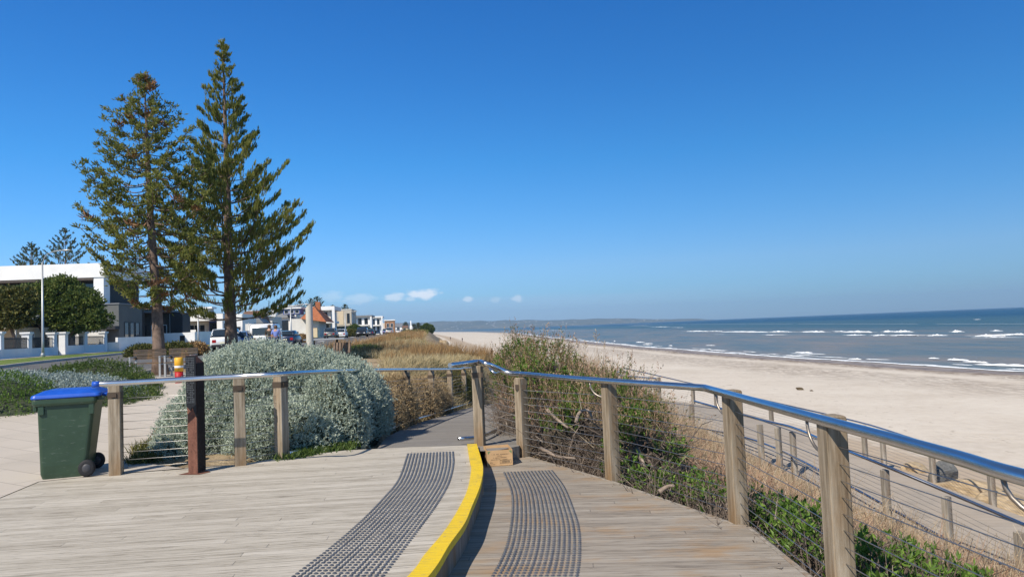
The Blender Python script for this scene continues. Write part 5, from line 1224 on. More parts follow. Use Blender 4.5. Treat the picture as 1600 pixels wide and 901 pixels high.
# white low house with fascia bands
h = House(346, 111, 'long low white house with broad fascia bands and a recessed glazed terrace')
Z1, Z2, Z3 = h.Z(500, 346), h.Z(490, 346), h.Z(482, 346)
h.box('fascia', 'white', -.5, 3.4, -.4, 6.0, Z1, Z2); h.box('roof', 'greyroof', 0, 3.2, 0, 5.6, Z2+.01, Z2+.08)
h.box('wall', 'offwhite', 2.2, 3.3, 2.2, 5.8, 0, Z1-.01); h.box('corner_pier', 'white', -.4, .4, -.3, .5, 0, Z1-.01); h.winS(.55, 2.1, .4, Z1-.3, u=1.4, mull=3, frame='darkwall'); h.box('terrace_wall', 'bluewall', 1.4, 3.3, .5, 2.18, 0, Z1-.02)
h.winS(3.0, 5.4, .6, Z1-.5, u=2.2, mull=3); h.winF(1.6, 3.2, .5, Z1-.4, v=.45, mull=3, frame='darkwall'); h.box('garage_door', 'white', -.9, -.8, 3.4, 5.2, .3, 2.3)
h.box('upper_band', 'white', 1.0, 3.3, 1.6, 5.6, Z2+.9, Z3+.4); h.box('upper_floor', 'offwhite', 1.6, 3.2, 2.0, 5.3, Z2+.09, Z2+.88)
# pale blue shaded block behind the taller pine and the brown roofed house
h = House(380, 120, 'narrow pale blue grey block just right of the tall pine trunk'); h.box('wall', 'white', 0, 9, 0, 1.8, 0, h.Z(490, 380)); h.winF(2, 5, 1, 3, frame='darkwall'); h.winS(.4, 1.4, 1, 2.6, frame='darkwall')
h = House(404, 131, 'old house with a brown tiled roof and a pointed gable')
h.box('wall', 'offwhite', .2, 9, .2, 3.0, 0, 2.9); MB().extr([(-.4, 2.9), (4.6, 5.6), (9.6, 2.9)], -.3, 3.4).build('roof', M['brownroof'], h.root)
MB().add([(-.5, -1.6, 2.5), (-.5, .2, 4.6), (-.5, 2.0, 2.5), (5, -1.6, 2.5), (5, .2, 4.6), (5, 2.0, 2.5)], [(0, 2, 1), (3, 4, 5), (0, 1, 4, 3), (1, 2, 5, 4), (0, 3, 5, 2)]).build('gable', M['greyroof'], h.root)
h.winS(.8, 2.2, .9, 2.2, u=.2); h.box('fence_panel', 'beige', -2.5, -2.4, -.5, 2.5, 0, 1.4)
# white house with curved porch
h = House(426, 142, 'white house with a scalloped curved porch roof')
h.box('wall', 'offwhite', 0, 9, 0, 4.4, 0, h.Z(494, 426)); 
mb = MB(); [mb.tube([(-.8, v, h.Z(492, 426)+.15*math.sin(v*1.7)), (2, v, h.Z(489, 426))], .28, 8) for v in np.arange(-.6, 4.6, .5)]; mb.build('porch_roof', M['white'], h.root)
h.box('chimney', 'white', 3, 4, .0, .9, h.Z(494, 426), h.Z(478, 426)); h.winS(1, 3, .8, 2.4, mull=2, frame='darkwall')
# bungalow in the shade
h = House(454, 160, 'white bungalow with a low hipped roof and dark windows')
zr = h.Z(496, 454); h.box('wall', 'white', 0, 8, 0, 3.7, 0, zr); MB().add([(-.6, -.5, zr), (8.6, -.5, zr), (8.6, 4.3, zr), (-.6, 4.3, zr), (2.5, 1.8, zr+1.2), (5.5, 1.8, zr+1.2)], [(3, 2, 1, 0), (0, 1, 5, 4), (2, 3, 4, 5), (1, 2, 5), (3, 0, 4)]).build('roof', M['greyroof'], h.root)
h.winS(.4, 2.0, .8, zr-.6, mull=3, frame='darkwall'); h.winS(2.4, 3.4, .8, zr-.6, mull=2, frame='darkwall'); h.winF(1, 4, .8, zr-.6, mull=3, frame='darkwall'); h.box('porch_post', 'white', -.4, -.2, 3.8, 4.0, 0, zr)
# two storey pale house with blue glass
h = House(463, 175, 'two storey pale house with blue tinted corner glazing'); zt = h.Z(478, 463)
h.box('wall', 'white', 0, 10, 0, 1.8, 0, zt); h.box('glazed_block', 'glass', .6, 10, 1.82, 4.6, zt*.45, zt-.4); h.box('roof', 'offwhite', -.2, 10.2, -.2, 4.9, zt+.003, zt+.22); h.winS(.3, 1.1, zt*.55, zt-.6, frame='darkwall'); h.winF(1, 5, zt*.5, zt-.6, mull=3, frame='darkwall')
h.box('balcony', 'greyroof', -.9, -.02, 1.9, 4.8, zt*.42, zt*.42+.2)
# orange tiled house with blue balcony
h = House(506, 158, 'large house with an orange tiled roof and a blue balcony'); zt = h.Z(495, 506); zp = h.Z(477, 506)
h.box('wall', 'offwhite', .2, 11, 1.0, 7.0, 0, zt); 
MB().add([(-1.4, -.8, zt-1.1), (11.5, -.8, zt-1.1), (11.5, 4.6, zt-.2), (-1.4, 4.6, zt-.2), (2.0, 2.2, zp), (8.5, 2.2, zp)], [(3, 2, 1, 0), (0, 1, 5, 4), (2, 3, 4, 5), (1, 2, 5), (3, 0, 4)]).build('roof', M['orange'], h.root)
h.box('blue_balcony', 'bluewall', -.6, 4, 4.7, 8.2, h.Z(489, 506), h.Z(481, 506)); h.box('balcony_roof', 'white', -1, 5, 4.4, 8.6, h.Z(480.5, 506), h.Z(478.5, 506)); h.box('chimney', 'orange', 4, 5, 1.2, 2.2, zp-.8, zp+1.0)
for k in range(3): h.winS(4.9+k*1.1, 5.8+k*1.1, h.Z(488, 506), h.Z(482, 506), u=-.6)
h.winS(1.4, 2.6, 1, 2.4, u=.2); h.box('rendered_arch', 'cream', -.3, .18, 1.3, 3.0, 0, 2.2)
# white framed house
h = House(520, 172, 'white house framed by tall square piers with dark windows'); zt = h.Z(478, 520)
h.box('wall', 'offwhite', .8, 12, .5, 4.2, 0, zt-.6); h.box('roof_frame', 'white', -.4, 12, -.6, 4.6, zt-.9, zt); 
for v in (-.6, 3.9): h.box('pier', 'white', -.4, .3, v, v+.6, 0, zt-.9)
h.box('floor_band', 'white', -.3, 12, -.05, 3.89, zt*.46, zt*.46+.5); h.winS(1.2, 3.0, zt*.56, zt-1.3, u=.8, mull=2, frame='darkwall'); h.winS(1.0, 3.2, .4, zt*.42, u=.8, mull=3, frame='darkwall'); h.winF(1.4, 4, zt*.55, zt-1.2, v=.5, mull=2, frame='darkwall'); h.winF(5, 8, zt*.55, zt-1.2, v=.5, mull=2, frame='darkwall')
# beige block
h = House(550, 196, 'beige block house with one tall slit window over a dark ground floor'); zt = h.Z(484, 546)
h.box('upper_block', 'beige', 0, 12, 0, 5.1, zt*.40, zt); h.box('parapet', 'offwhite', -.1, 12.1, -.1, 5.2, zt+.003, zt+.25); h.box('lower_floor', 'darkwall', .8, 11, .4, 4.9, 0, zt*.40-.01); h.winS(.5, 1.2, zt*.5, zt-.9, frame='darkwall'); h.winF(1, 3, zt*.5, zt-.9, frame='darkwall'); h.winF(5, 7, zt*.5, zt-.9, frame='darkwall')
for v in (.5, 1.9, 3.3): h.winS(v, v+1.2, .3, zt*.36, u=.8, frame='white')
h.box('corner_panel', 'cream', -.06, -.003, 2.1, 3.4, zt*.45, zt-.2)
# white twin framed houses
for px, Y, py, w_, lab in [(580, 232, 492, 4.8, 'white cubic house with a grey roof slab and tall dark windows'), (597, 262, 493.5, 4.0, 'white cubic house with stacked balconies, next beyond the grey roofed cube')]:
    h = House(px, Y, lab); zt = h.Z(py, px); h.box('wall', 'white', .4, 12, .3, w_, 0, zt-.5); h.box('roof', 'greyroof' if px == 580 else 'white', -.4, 12.4, -.4, w_+.4, zt-.5, zt)
    for v in (-.3, w_-.2): h.box('pier', 'white', -.4, .1, v, v+.5, 0, zt-.5)
    for z in (.15, .55): 
        for q in (.2, .6): h.winS(w_*q, w_*(q+.22), zt*z, zt*(z+.30), u=.4, frame='darkwall')
        h.winF(1.2, 3.4, zt*z, zt*(z+.3), v=.3, mull=2, frame='darkwall'); h.winF(5, 8, zt*z, zt*(z+.3), v=.3, mull=2, frame='darkwall')
    h.box('balcony', 'offwhite', -.9, .38, .6, w_*.9, zt*.47, zt*.47+.35)
h = House(617, 300, 'brown brick house with a white parapet among the farther houses'); zt = h.Z(500.5, 617); h.box('wall', 'redbrick', 0, 12, 0, 4.0, 0, zt); h.box('side_wing', 'offwhite', 2, 12, 4.02, 6, 0, zt*.85); h.box('parapet', 'white', -.3, 12.3, -.3, 4.3, zt+.003, zt+.4); h.winS(.6, 1.6, zt*.5, zt*.8); h.winS(2.2, 3.2, zt*.5, zt*.8); h.winS(.6, 3.2, zt*.1, zt*.36, mull=3)
far_houses = [(628, 345, 505, 5, 'white', 'pale gabled house, first beyond the brown brick one'), (637, 395, 508, 5, 'cream', 'small cream house in the far row, left of the white mast'), (645, 450, 510, 6, 'offwhite', 'small pale house in the far row, behind the white mast'), (652, 520, 511, 6, 'beige', 'tiny beige house at the far end of the row'), (658, 600, 512, 8, 'white', 'tiny white house at the very end of the row')]
for px, Y, py, w_, mt, lab in far_houses:
    h = House(px, Y, lab); zt = h.Z(py, px); h.box('wall', mt, 0, 14, 0, w_, 0, zt*.72); MB().extr([(-.5, zt*.72), (7, zt), (14.5, zt*.72)], -.4, w_+.4).build('roof', M['greyroof' if px != 637 else 'brownroof'], h.root); h.winS(w_*.2, w_*.45, zt*.3, zt*.6, frame='darkwall'); h.winS(w_*.6, w_*.85, zt*.3, zt*.6, frame='darkwall')

# ------------------------------------------------------------------ street walls and fences
def wall_run(name, label, Ya, Yb, h, off=0, mat='wallpaint', thick=.22, pillars=(), ph=1.9, x_of=None, group='street walls'):
    x_of = x_of or (lambda y: fwl(y)+off); root = empty(name, (x_of(Ya), Ya, zplain(x_of(Ya), Ya))); inv = root.location; tag(root, label, 'wall', group); mb = MB()
    n = max(2, int((Yb-Ya)/4)); pts = [Ya+(Yb-Ya)*i/n for i in range(n+1)]; P = [Vector((x_of(y), y, zplain(x_of(y), y))) for y in pts]
    prof_ = []
    V = []; F = []
    for i, p in enumerate(P):
        t = polyline_at(P, i); s = Vector((-t.y, t.x, 0)); q = p-inv
        V += [tuple(q-Vector((0, 0, .3))), tuple(q+Vector((0, 0, h))), tuple(q+s*thick+Vector((0, 0, h))), tuple(q+s*thick-Vector((0, 0, .3)))]
    for i in range(n):
        for k in range(3): F.append((i*4+k, i*4+k+1, (i+1)*4+k+1, (i+1)*4+k))
    mb.add(V, F+[(0, 3, 2, 1), (n*4, n*4+1, n*4+2, n*4+3)]); mb.build('panel', M[mat], root)
    for y in pillars:
        x = x_of(y); t = street_dir(y); a = math.atan2(t.y, t.x); z = zplain(x, y); T = Matrix.Translation((x-inv.x-.05, y-inv.y, z-inv.z)) @ Matrix.Rotation(a, 4, 'Z')
        mb = MB(); mb.box(-.28, .28, -.08, .42, -.3, ph-.2, T); mb.box(-.33, .33, -.13, .47, ph-.199, ph-.12, T); mb.box(-.38, .38, -.18, .52, ph-.119, ph, T); mb.build('pillar', M['wallpaint'], root)
    return root
def y_of(px, off=0):           # distance where the wall line crosses a column of the photograph
    lo, hi = 20., 900.
    for _ in range(50):
        mid = (lo+hi)/2
        if fwl(mid)+off < gx(px, mid): lo = mid
        else: hi = mid
    return lo
y0, y1 = y_of(2), y_of(84)
wall_run('street_wall', 'white street wall with tall capped pillars, left of the gate', y_of(-120), y_of(91), .78, pillars=[y_of(-60), y_of(3), y_of(47), y_of(86.5)], ph=1.98)
wall_run('street_wall', 'white street wall with tall capped pillars, right of the gate', y_of(104), y_of(168), .86, pillars=[y_of(103.5), y_of(134), y_of(165)], ph=2.02)
# metal infill fences between the pillars
def fence_infill(label, Ya, Yb, z0, z1):
    root = empty('metal_fence', (fwl(Ya), Ya, zplain(fwl(Ya), Ya))); inv = root.location; tag(root, label, 'fence', 'metal fences'); mb = MB(); y = Ya+.3; mbr = MB()
    while y < Yb-.2:
        x = fwl(y)-.1; mb.cbox((x-inv.x, y-inv.y, z0+zplain(x, y)-inv.z), .025, .025, z1-z0); y += .13
    for z in (z0+.05, z1-.12):
        mbr.tube([(fwl(Ya)-.1-inv.x, Ya-inv.y, z), (fwl(Yb)-.1-inv.x, Yb-inv.y, z+zplain(fwl(Yb), Yb)-inv.z)], .025, 6)
    mb.build('bars', M['darksteel'], root); mbr.build('rail', M['darksteel'], root)
ps = [y_of(3), y_of(47), y_of(86.5)]
fence_infill('dark bar fence on the white wall between the two leftmost pillars', ps[0], ps[1], .78, 1.6); fence_infill('dark bar fence on the white wall up to the gate pillar', ps[1], ps[2], .78, 1.6)
ps = [y_of(103.5), y_of(134), y_of(165)]
fence_infill('dark bar fence on the white wall just right of the gate', ps[0], ps[1], .86, 1.65); fence_infill('dark bar fence on the white wall at its right hand end', ps[1], ps[2], .86, 1.65)
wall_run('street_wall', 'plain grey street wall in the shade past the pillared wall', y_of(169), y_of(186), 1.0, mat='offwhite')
wall_run('street_wall', 'low white wall left of the leaning pine trunk', y_of(192), y_of(246), 1.45, off=-.5)
wall_run('street_wall', 'tall white wall seen end on and along, between the two big pines', y_of(298), y_of(347), 1.85, off=.6)
w = House(298, y_of(298)-.4, 'sunlit white return wall with a letterbox recess, beside the shaded white wall', name='street_wall', cat='wall', group='street walls'); w.box('panel', 'wallpaint', 0, .22, -.5, 3.9, -.2, 1.85); w.box('letterbox', 'darkwall', -.02, -.003, .7, 1.3, .6, 1.5)
wall_run('street_wall', 'white wall behind the parked van, left of the column', y_of(418), y_of(456), 1.55, off=.5)
wall_run('street_wall', 'pale street wall in front of the orange roofed house', y_of(462), y_of(500), 1.9)
wall_run('street_wall', 'pale street wall behind the parked grey hatchback', y_of(502), y_of(527), 1.6)

# ------------------------------------------------------------------ vehicles
M['tyre'] = plain('tyre_rubber', (.015, .015, .016), .8); M['rim'] = plain('wheel_rim', (.35, .36, .37), .35, .8)
M['lampred'] = plain('red_lamp_plastic', (.30, .01, .01), .3); M['lampclear'] = plain('clear_lamp_plastic', (.6, .6, .6), .2); M['plastic'] = plain('black_plastic', (.02, .02, .022), .6)
M['plateyellow'] = plain('number_plate_blank', (.65, .62, .45), .6)
def paint(name, c): m = Mat(name, .28, .1, .6); n_ = m.noise(m.coord(), 3, 3); m.color(m.ramp(n_, [(.3, sc3(c, .93)), (.7, sc3(c, 1.05))])); m.b.inputs['Coat Weight'].default_value = .5; return m.m
PAINT = {k: paint('car_paint_'+k, c) for k, c in dict(white=(.74, .74, .73), silver=(.40, .41, .42), grey=(.13, .14, .15), black=(.02, .02, .022), blue=(.03, .09, .26), darkblue=(.018, .03, .07), red=(.32, .03, .02)).items()}
def section_loft(st, name, mat, parent):
    """st: list of (x, half width, z bottom, z top, inset of the top)"""
    V = []; F = []
    for x, w, zb, zt, ins in st:
        zm = zb+(zt-zb)*.45
        ring = [(-w*.92, zb), (-w, zb+.12), (-w, zm), (-w+ins*.5, zt-.05), (-w+ins, zt), (w-ins, zt), (w-ins*.5, zt-.05), (w, zm), (w, zb+.12), (w*.92, zb)]
        V += [(x, y, z) for y, z in ring]
    n = 10
    for i in range(len(st)-1):
        for k in range(n): F.append((i*n+k, (i+1)*n+k, (i+1)*n+(k+1) % n, i*n+(k+1) % n))
    F += [tuple(range(n)), tuple(len(V)-1-k for k in range(n))]
    o = MB().add(V, F, True).build(name, mat, parent); 
    return o
def car(kind, paint_, px, Y, label, head=0, x=None, group='cars on the esplanade'):
    """local +x is the front of the car; head is its heading relative to the road"""
    xx = gx(px, Y) if x is None else x; d = street_dir(Y); z = zland(xx, Y)+.03
    root = empty({'van': 'parked_van', 'suv': 'parked_car', 'hatch': 'parked_car', 'sedan': 'parked_car', 'ute': 'parked_ute', 'trailer': 'small_trailer'}[kind], (xx, Y, z), math.atan2(d.y, d.x)+head); tag(root, label, 'van' if kind == 'van' else 'ute' if kind == 'ute' else 'car', group)
    P = PAINT[paint_]
    if kind == 'van':
        L_, Wd, wb, wr = 4.9, .96, 1.5, .34; st = [(-2.45, .88, .45, 1.0, .03), (-2.4, .95, .35, 1.12, .02), (1.4, .96, .3, 1.12, .02), (2.1, .93, .35, 1.02, .08), (2.4, .8, .4, .85, .12)]; cab = [(-2.42, .93, 1.05, 1.95, .16), (-2.3, .95, 1.05, 2.02, .18), (.8, .95, 1.05, 2.02, .18), (1.5, .94, 1.05, 1.6, .2), (2.0, .9, 1.0, 1.1, .2)]
    elif kind == 'suv':
        L_, Wd, wb, wr = 4.6, .93, 1.36, .36; st = [(-2.28, .85, .5, .95, .03), (-2.2, .92, .36, 1.08, .03), (1.0, .93, .33, 1.06, .04), (1.9, .91, .36, .98, .08), (2.28, .78, .42, .8, .12)]; cab = [(-2.2, .88, 1.0, 1.15, .14), (-1.95, .89, 1.02, 1.66, .22), (-.2, .89, 1.02, 1.72, .22), (.45, .89, 1.0, 1.55, .22), (1.15, .86, .98, 1.06, .2)]
    elif kind == 'ute':
        L_, Wd, wb, wr = 5.0, .92, 1.5, .37; st = [(-2.5, .88, .55, 1.05, .02), (-2.4, .91, .45, 1.08, .02), (1.0, .92, .4, 1.06, .04), (2.1, .9, .42, 1.0, .08), (2.45, .78, .45, .85, .12)]; cab = [(-.9, .87, 1.0, 1.1, .14), (-.75, .88, 1.02, 1.7, .2), (.3, .88, 1.02, 1.7, .2), (.8, .87, 1.0, 1.4, .2), (1.25, .86, .98, 1.06, .2)]
    elif kind == 'hatch':
        L_, Wd, wb, wr = 4.1, .87, 1.25, .31; st = [(-2.03, .8, .4, .85, .03), (-1.95, .86, .28, .98, .03), (.9, .87, .25, .94, .04), (1.7, .84, .28, .84, .08), (2.03, .7, .34, .66, .12)]; cab = [(-1.95, .82, .9, 1.02, .14), (-1.6, .83, .92, 1.42, .22), (-.2, .83, .92, 1.48, .22), (.35, .83, .9, 1.35, .22), (1.15, .8, .88, .94, .2)]
    else:
        L_, Wd, wb, wr = 4.6, .88, 1.36, .32; st = [(-2.3, .8, .4, .86, .03), (-2.2, .87, .28, .95, .04), (.9, .88, .26, .92, .04), (1.95, .85, .28, .82, .08), (2.3, .72, .34, .66, .12)]; cab = [(-1.75, .82, .9, .97, .14), (-1.1, .83, .92, 1.36, .22), (-.1, .83, .92, 1.43, .22), (.3, .83, .9, 1.33, .22), (1.15, .8, .88, .93, .2)]
    section_loft(st, 'body', P, root); g = section_loft(cab, 'cabin_glass' if kind != 'van' else 'cabin', M['glass'] if kind != 'van' else P, root)
    if kind == 'van':
        for s in (-1, 1):
            for q in (-2.0, -.6): MB().box(q, q+1.25, s*.90-.03, s*.90+.03, 1.25, 1.72).build('side_window', M['glass'], root)
    # painted roof and pillars over the glass
    c2, c3 = cab[1], cab[2]; mb = MB()
    for (xa, wa, _, za, ia), (xb, wb_, _, zb_, ib) in zip(cab[1:3], cab[2:4]):
        V = [(xa, -wa+ia-.015, za+.012), (xb, -wb_+ib-.015, zb_+.012), (xb, wb_-ib+.015, zb_+.012), (xa, wa-ia+.015, za+.012)]; mb.add(V+[(a, b, c-.05) for a, b, c in V], [(0, 1, 2, 3), (7, 6, 5, 4), (0, 4, 5, 1), (3, 2, 6, 7), (0, 3, 7, 4), (1, 5, 6, 2)])
    mb.build('roof', P, root)
    mb = MB()
    for s in (-1, 1):
        for i, j in ((0, 1), (3, 4)):
            a, b = cab[i], cab[j]; mb.tube([(a[0], s*(a[1]-a[4]*.3), a[3]+.0), (b[0], s*(b[1]-b[4]*.8), b[3]+.0)], .045, 5)
        xm = (cab[1][0]+cab[2][0])/2; mb.tube([(xm, s*(cab[1][1]+.01), cab[1][2]), (xm, s*(cab[1][1]-cab[1][4]+.02), cab[1][3])], .045, 5)
    mb.build('pillar', P, root)
    if kind == 'van':
        MB().box(-2.49, -2.45, -.72, .72, 1.2, 1.72).build('rear_window', M['glass'], root); mb = MB(); [mb.tube([(-1.9, s*.68, 2.1), (1.0, s*.68, 2.1)], .025, 5) for s in (-1, 1)]; [mb.tube([(q, -.7, 2.08), (q, .7, 2.08)], .025, 5) for q in (-1.6, -.4, .8)]; mb.build('roof_rack', M['plastic'], root)
    elif kind != 'ute':
        a, b = cab[0], cab[1]; MB().add([(a[0]-.03, -.62, a[3]+.05), (a[0]-.03, .62, a[3]+.05), (b[0]-.03, .55, b[3]-.08), (b[0]-.03, -.55, b[3]-.08)], [(0, 3, 2, 1)]).build('rear_window', M['glass'], root)
    xb_ = st[0][0]
    for s in (-1, 1):
        MB().box(xb_-.02, xb_+.06, s*.62-.14, s*.62+.14, st[0][3]-.28, st[0][3]-.06).build('tail_light', M['lampred'], root); MB().box(st[-1][0]-.12, st[-1][0]+.01, s*.56-.15, s*.56+.15, st[-1][3]-.16, st[-1][3]-.02).build('headlight', M['lampclear'], root)
    MB().box(xb_-.05, xb_+.05, -.8, .8, .34, .52).build('bumper', M['plastic'] if kind in ('van', 'suv', 'ute') else P, root); MB().box(xb_-.06, xb_-.03, -.2, .2, .58, .7).build('number_plate', M['plateyellow'], root)
    for sx_ in (-1, 1):
        for s in (-1, 1):
            T = Matrix.Translation((sx_*wb, s*(Wd-.1), wr)) @ Matrix.Rotation(R(-90*s), 4, 'X'); w_ = MB().lathe([(wr*.62, -.1), (wr*.95, -.1), (wr, -.07), (wr, .08), (wr*.95, .11), (wr*.62, .11)], 18, T=T).build('wheel', M['tyre'], root); MB().lathe([(.05, .09), (wr*.6, .112), (wr*.62, .08)], 12, T=T).build('rim', M['rim'], w_)
    return root
car('van', 'white', 418, 62, 'white van with a black rear window and roof rails, people walking up to it')
car('hatch', 'darkblue', 452, 72, 'dark blue hatchback just beyond the white van')
car('suv', 'white', 357, 58, 'white car half hidden on the left of the tall pine trunk')
car('hatch', 'blue', 378, 60, 'blue car half hidden on the right of the tall pine trunk')
car('suv', 'grey', 518, 118, 'grey hatchback parked behind the concrete column, left of a white one')
car('hatch', 'white', 534, 124, 'white hatchback parked by the kerb right of the grey one')
car('suv', 'black', 566, 132, 'black four wheel drive driving on the road towards the camera', head=math.pi)
car('sedan', 'darkblue', 579, 172, 'dark sedan parked just beyond the black four wheel drive')
car('suv', 'silver', 609, 190, 'silver blue car parked side on farther down the road')
car('sedan', 'silver', 590, 240, 'small silver sedan far along the left kerb')
car('hatch', 'white', 598, 285, 'tiny white car far along the left kerb')
car('suv', 'blue', 603, 226, 'tiny blue car beside the silver one far down the road')
car('hatch', 'white', 622, 270, 'tiny white car near the end of the road, closest to the dune')
car('sedan', 'grey', 629, 330, 'tiny grey car at the end of the road')
car('sedan', 'red', 617, 310, 'tiny reddish car at the end of the road')

# ------------------------------------------------------------------ people
def person(px, Y, label, shirt, pants, hair, z=None, h=1.72, head=0, walk=.3, group=None, lean=0, x=None, pants_len=.09, hat=None):
    xx = gx(px, Y) if x is None else x; z = zland(xx, Y) if z is None else z; k = h/1.72
    root = empty('person', (xx, Y, z), head); tag(root, label, 'person', group); w = walk
    J = {'pel': (0, 0, .95), 'sp': (0, .01, 1.15), 'ch': (0, 0, 1.32), 'nk': (0, 0, 1.47), 'hd': (0, .015, 1.56), 'tp': (0, .02, 1.68)}
    for s, n in ((-1, 'l'), (1, 'r')):
        f = s*w; J['hp'+n] = (s*.10, 0, .92); J['kn'+n] = (s*.10, f*.32+.03, .50); J['an'+n] = (s*.10, f*.55-.03*(1-f), .09+.04*max(0, -f)); J['to'+n] = (s*.11, f*.55+.14, .045)
        J['sh'+n] = (s*.18, 0, 1.40); J['el'+n] = (s*.23, -f*.22-.02, 1.14); J['wr'+n] = (s*.22, -f*.45+.08, .90)
        J['pm'+n] = (s*.215, -f*.5+.10, .83)
    V = list(J); E = [('pel', 'sp'), ('sp', 'ch'), ('ch', 'nk'), ('nk', 'hd'), ('hd', 'tp')]
    for n in 'lr': E += [('pel', 'hp'+n), ('hp'+n, 'kn'+n), ('kn'+n, 'an'+n), ('an'+n, 'to'+n), ('ch', 'sh'+n), ('sh'+n, 'el'+n), ('el'+n, 'wr'+n), ('wr'+n, 'pm'+n)]
    rad = {'pel': (.14, .11), 'sp': (.125, .10), 'ch': (.15, .11), 'nk': (.055, .055), 'hd': (.08, .09), 'tp': (.065, .075)}
    for n in 'lr': rad.update({'hp'+n: (.09, .09), 'kn'+n: (.055, .055), 'an'+n: (.038, .04), 'to'+n: (.035, .03), 'sh'+n: (.06, .06), 'el'+n: (.042, .042), 'wr'+n: (.028, .03), 'pm'+n: (.02, .038)})
    # five fingers on each hand, each its own short chain
    for s, n in ((-1, 'l'), (1, 'r')):
        p = Vector(J['pm'+n])
        for q, (dy, ln) in enumerate(((.032, .07), (.012, .08), (-.008, .075), (-.028, .06))):
            a = 'f%d%s' % (q, n); J[a] = tuple(p+Vector((0, dy, -.045))); J[a+'t'] = tuple(p+Vector((-s*.015, dy+.006, -.045-ln))); E += [('pm'+n, a), (a, a+'t')]; rad[a] = (.010, .010); rad[a+'t'] = (.008, .008)
        a = 'th'+n; J[a] = tuple(p+Vector((0, .05, -.01))); J[a+'t'] = tuple(p+Vector((-s*.01, .068, -.055))); E += [('pm'+n, a), (a, a+'t')]; rad[a] = (.012, .012); rad[a+'t'] = (.009, .009)
    V = list(J); me = bpy.data.meshes.new('body'); me.from_pydata([tuple(c*k for c in J[v]) for v in V], [(V.index(a), V.index(b)) for a, b in E], [])
    o = bpy.data.objects.new('body', me); link(o, root); sk = o.modifiers.new('skin', 'SKIN'); sk.use_smooth_shade = True
    for i, v in enumerate(V): me.skin_vertices[0].data[i].radius = tuple(r*k for r in rad[v])
    me.skin_vertices[0].data[0].use_root = True; o.modifiers.new('sub', 'SUBSURF').levels = 1; o.modifiers['sub'].render_levels = 1
    me.materials.append(M['skin'])
    def cloth(name, mat, E2, grow, over=None):
        vs = sorted({a for e in E2 for a in e}); pos = {v: (over or {}).get(v, J[v]) for v in vs}; m2 = bpy.data.meshes.new(name); m2.from_pydata([tuple(c*k for c in pos[v]) for v in vs], [(vs.index(a), vs.index(b)) for a, b in E2], [])
        q = bpy.data.objects.new(name, m2); link(q, root); s2 = q.modifiers.new('skin', 'SKIN'); s2.use_smooth_shade = True
        for i, v in enumerate(vs): r = rad[v]; m2.skin_vertices[0].data[i].radius = ((r[0]+grow)*k, (r[1]+grow)*k)
        m2.skin_vertices[0].data[vs.index('pel')].use_root = True; q.modifiers.new('sub', 'SUBSURF').levels = 1; q.modifiers['sub'].render_levels = 1; m2.materials.append(mat)
    cloth('shirt', shirt, [('pel', 'sp'), ('sp', 'ch'), ('ch', 'shl'), ('ch', 'shr'), ('shl', 'ell'), ('shr', 'elr')], .022)
    cloth('trousers', pants, [('pel', 'hpl'), ('pel', 'hpr'), ('hpl', 'knl'), ('hpr', 'knr'), ('knl', 'anl'), ('knr', 'anr')], .016)
    hd = Vector(J['hd'])*k; mb = MB()
    mb.lathe([(.02, .13), (.07, .115), (.098, .07), (.104, .02), (.095, -.03), (.07, -.07)], 14, T=Matrix.Translation(hd+Vector((0, -.018, .03)))); mb.build('hair', hair, root)
    f = MB(); f.tube([hd+Vector((0, .09, .02)), hd+Vector((0, .115, -.02))], [.010, .016], 6); f.build('nose', M['skin'], root)
    for s in (-1, 1):
        MB().lathe([(.0005, -.01), (.011, -.004), (.011, .004), (.0005, .01)], 8, T=Matrix.Translation(hd+Vector((s*.034, .088, .025))) @ Matrix.Rotation(R(90), 4, 'X'), caps=False).build('eye', M['plastic'], root); MB().lathe([(.004, -.02), (.018, -.015), (.02, .012), (.006, .026)], 8, T=Matrix.Translation(hd+Vector((s*.093, .0, .01)))).build('ear', M['skin'], root)
        MB().box(-.045, .045, -.07, .16, 0, .07, Matrix.Translation(Vector(J['an'+('l' if s < 0 else 'r')])*k-Vector((0, -.01, .09)))).build('shoe', M['plastic'], root, bevel=.02)
    MB().box(-.025, .025, .085, .096, -.058, -.05, Matrix.Translation(hd)).build('mouth', M['lampred'], root)
    return root
M['skin'] = plain('skin', (.42, .24, .16), .6, var=.05); hairg = plain('dark_hair', (.03, .022, .016), .7); hairb = plain('grey_brown_hair', (.10, .065, .045), .7)
darkcloth = plain('dark_olive_cloth', (.045, .042, .036), .9); bluecloth = plain('light_blue_cloth', (.16, .22, .50), .9); denim = plain('denim', (.03, .045, .09), .9); sandc = plain('pale_cloth', (.45, .43, .40), .9)
person(421, 44, 'person in a dark brown top seen from behind, walking beside the one in blue', darkcloth, denim, hairb, h=1.74)
person(431, 43.4, 'person in a light blue top seen from behind, walking toward the white van', bluecloth, denim, hairb, h=1.68, walk=-.3)
for px, py, lab, sh_ in [(704, 529, 'tiny person in dark clothes walking on the sand, nearer the rocks', darkcloth), (722.5, 531.5, 'tiny person in dark clothes walking on the sand, nearer the sea', denim), (769, 560, 'small person in dark clothes on the sand behind the shrub top', darkcloth)]:
    z = -3.6; p = at(px, py+(3 if py < 550 else 4), z); person(px, p.y, lab, sh_, darkcloth, hairg, z=zbeach(p.x, p.y), x=p.x, group='people on the beach', head=1.0)

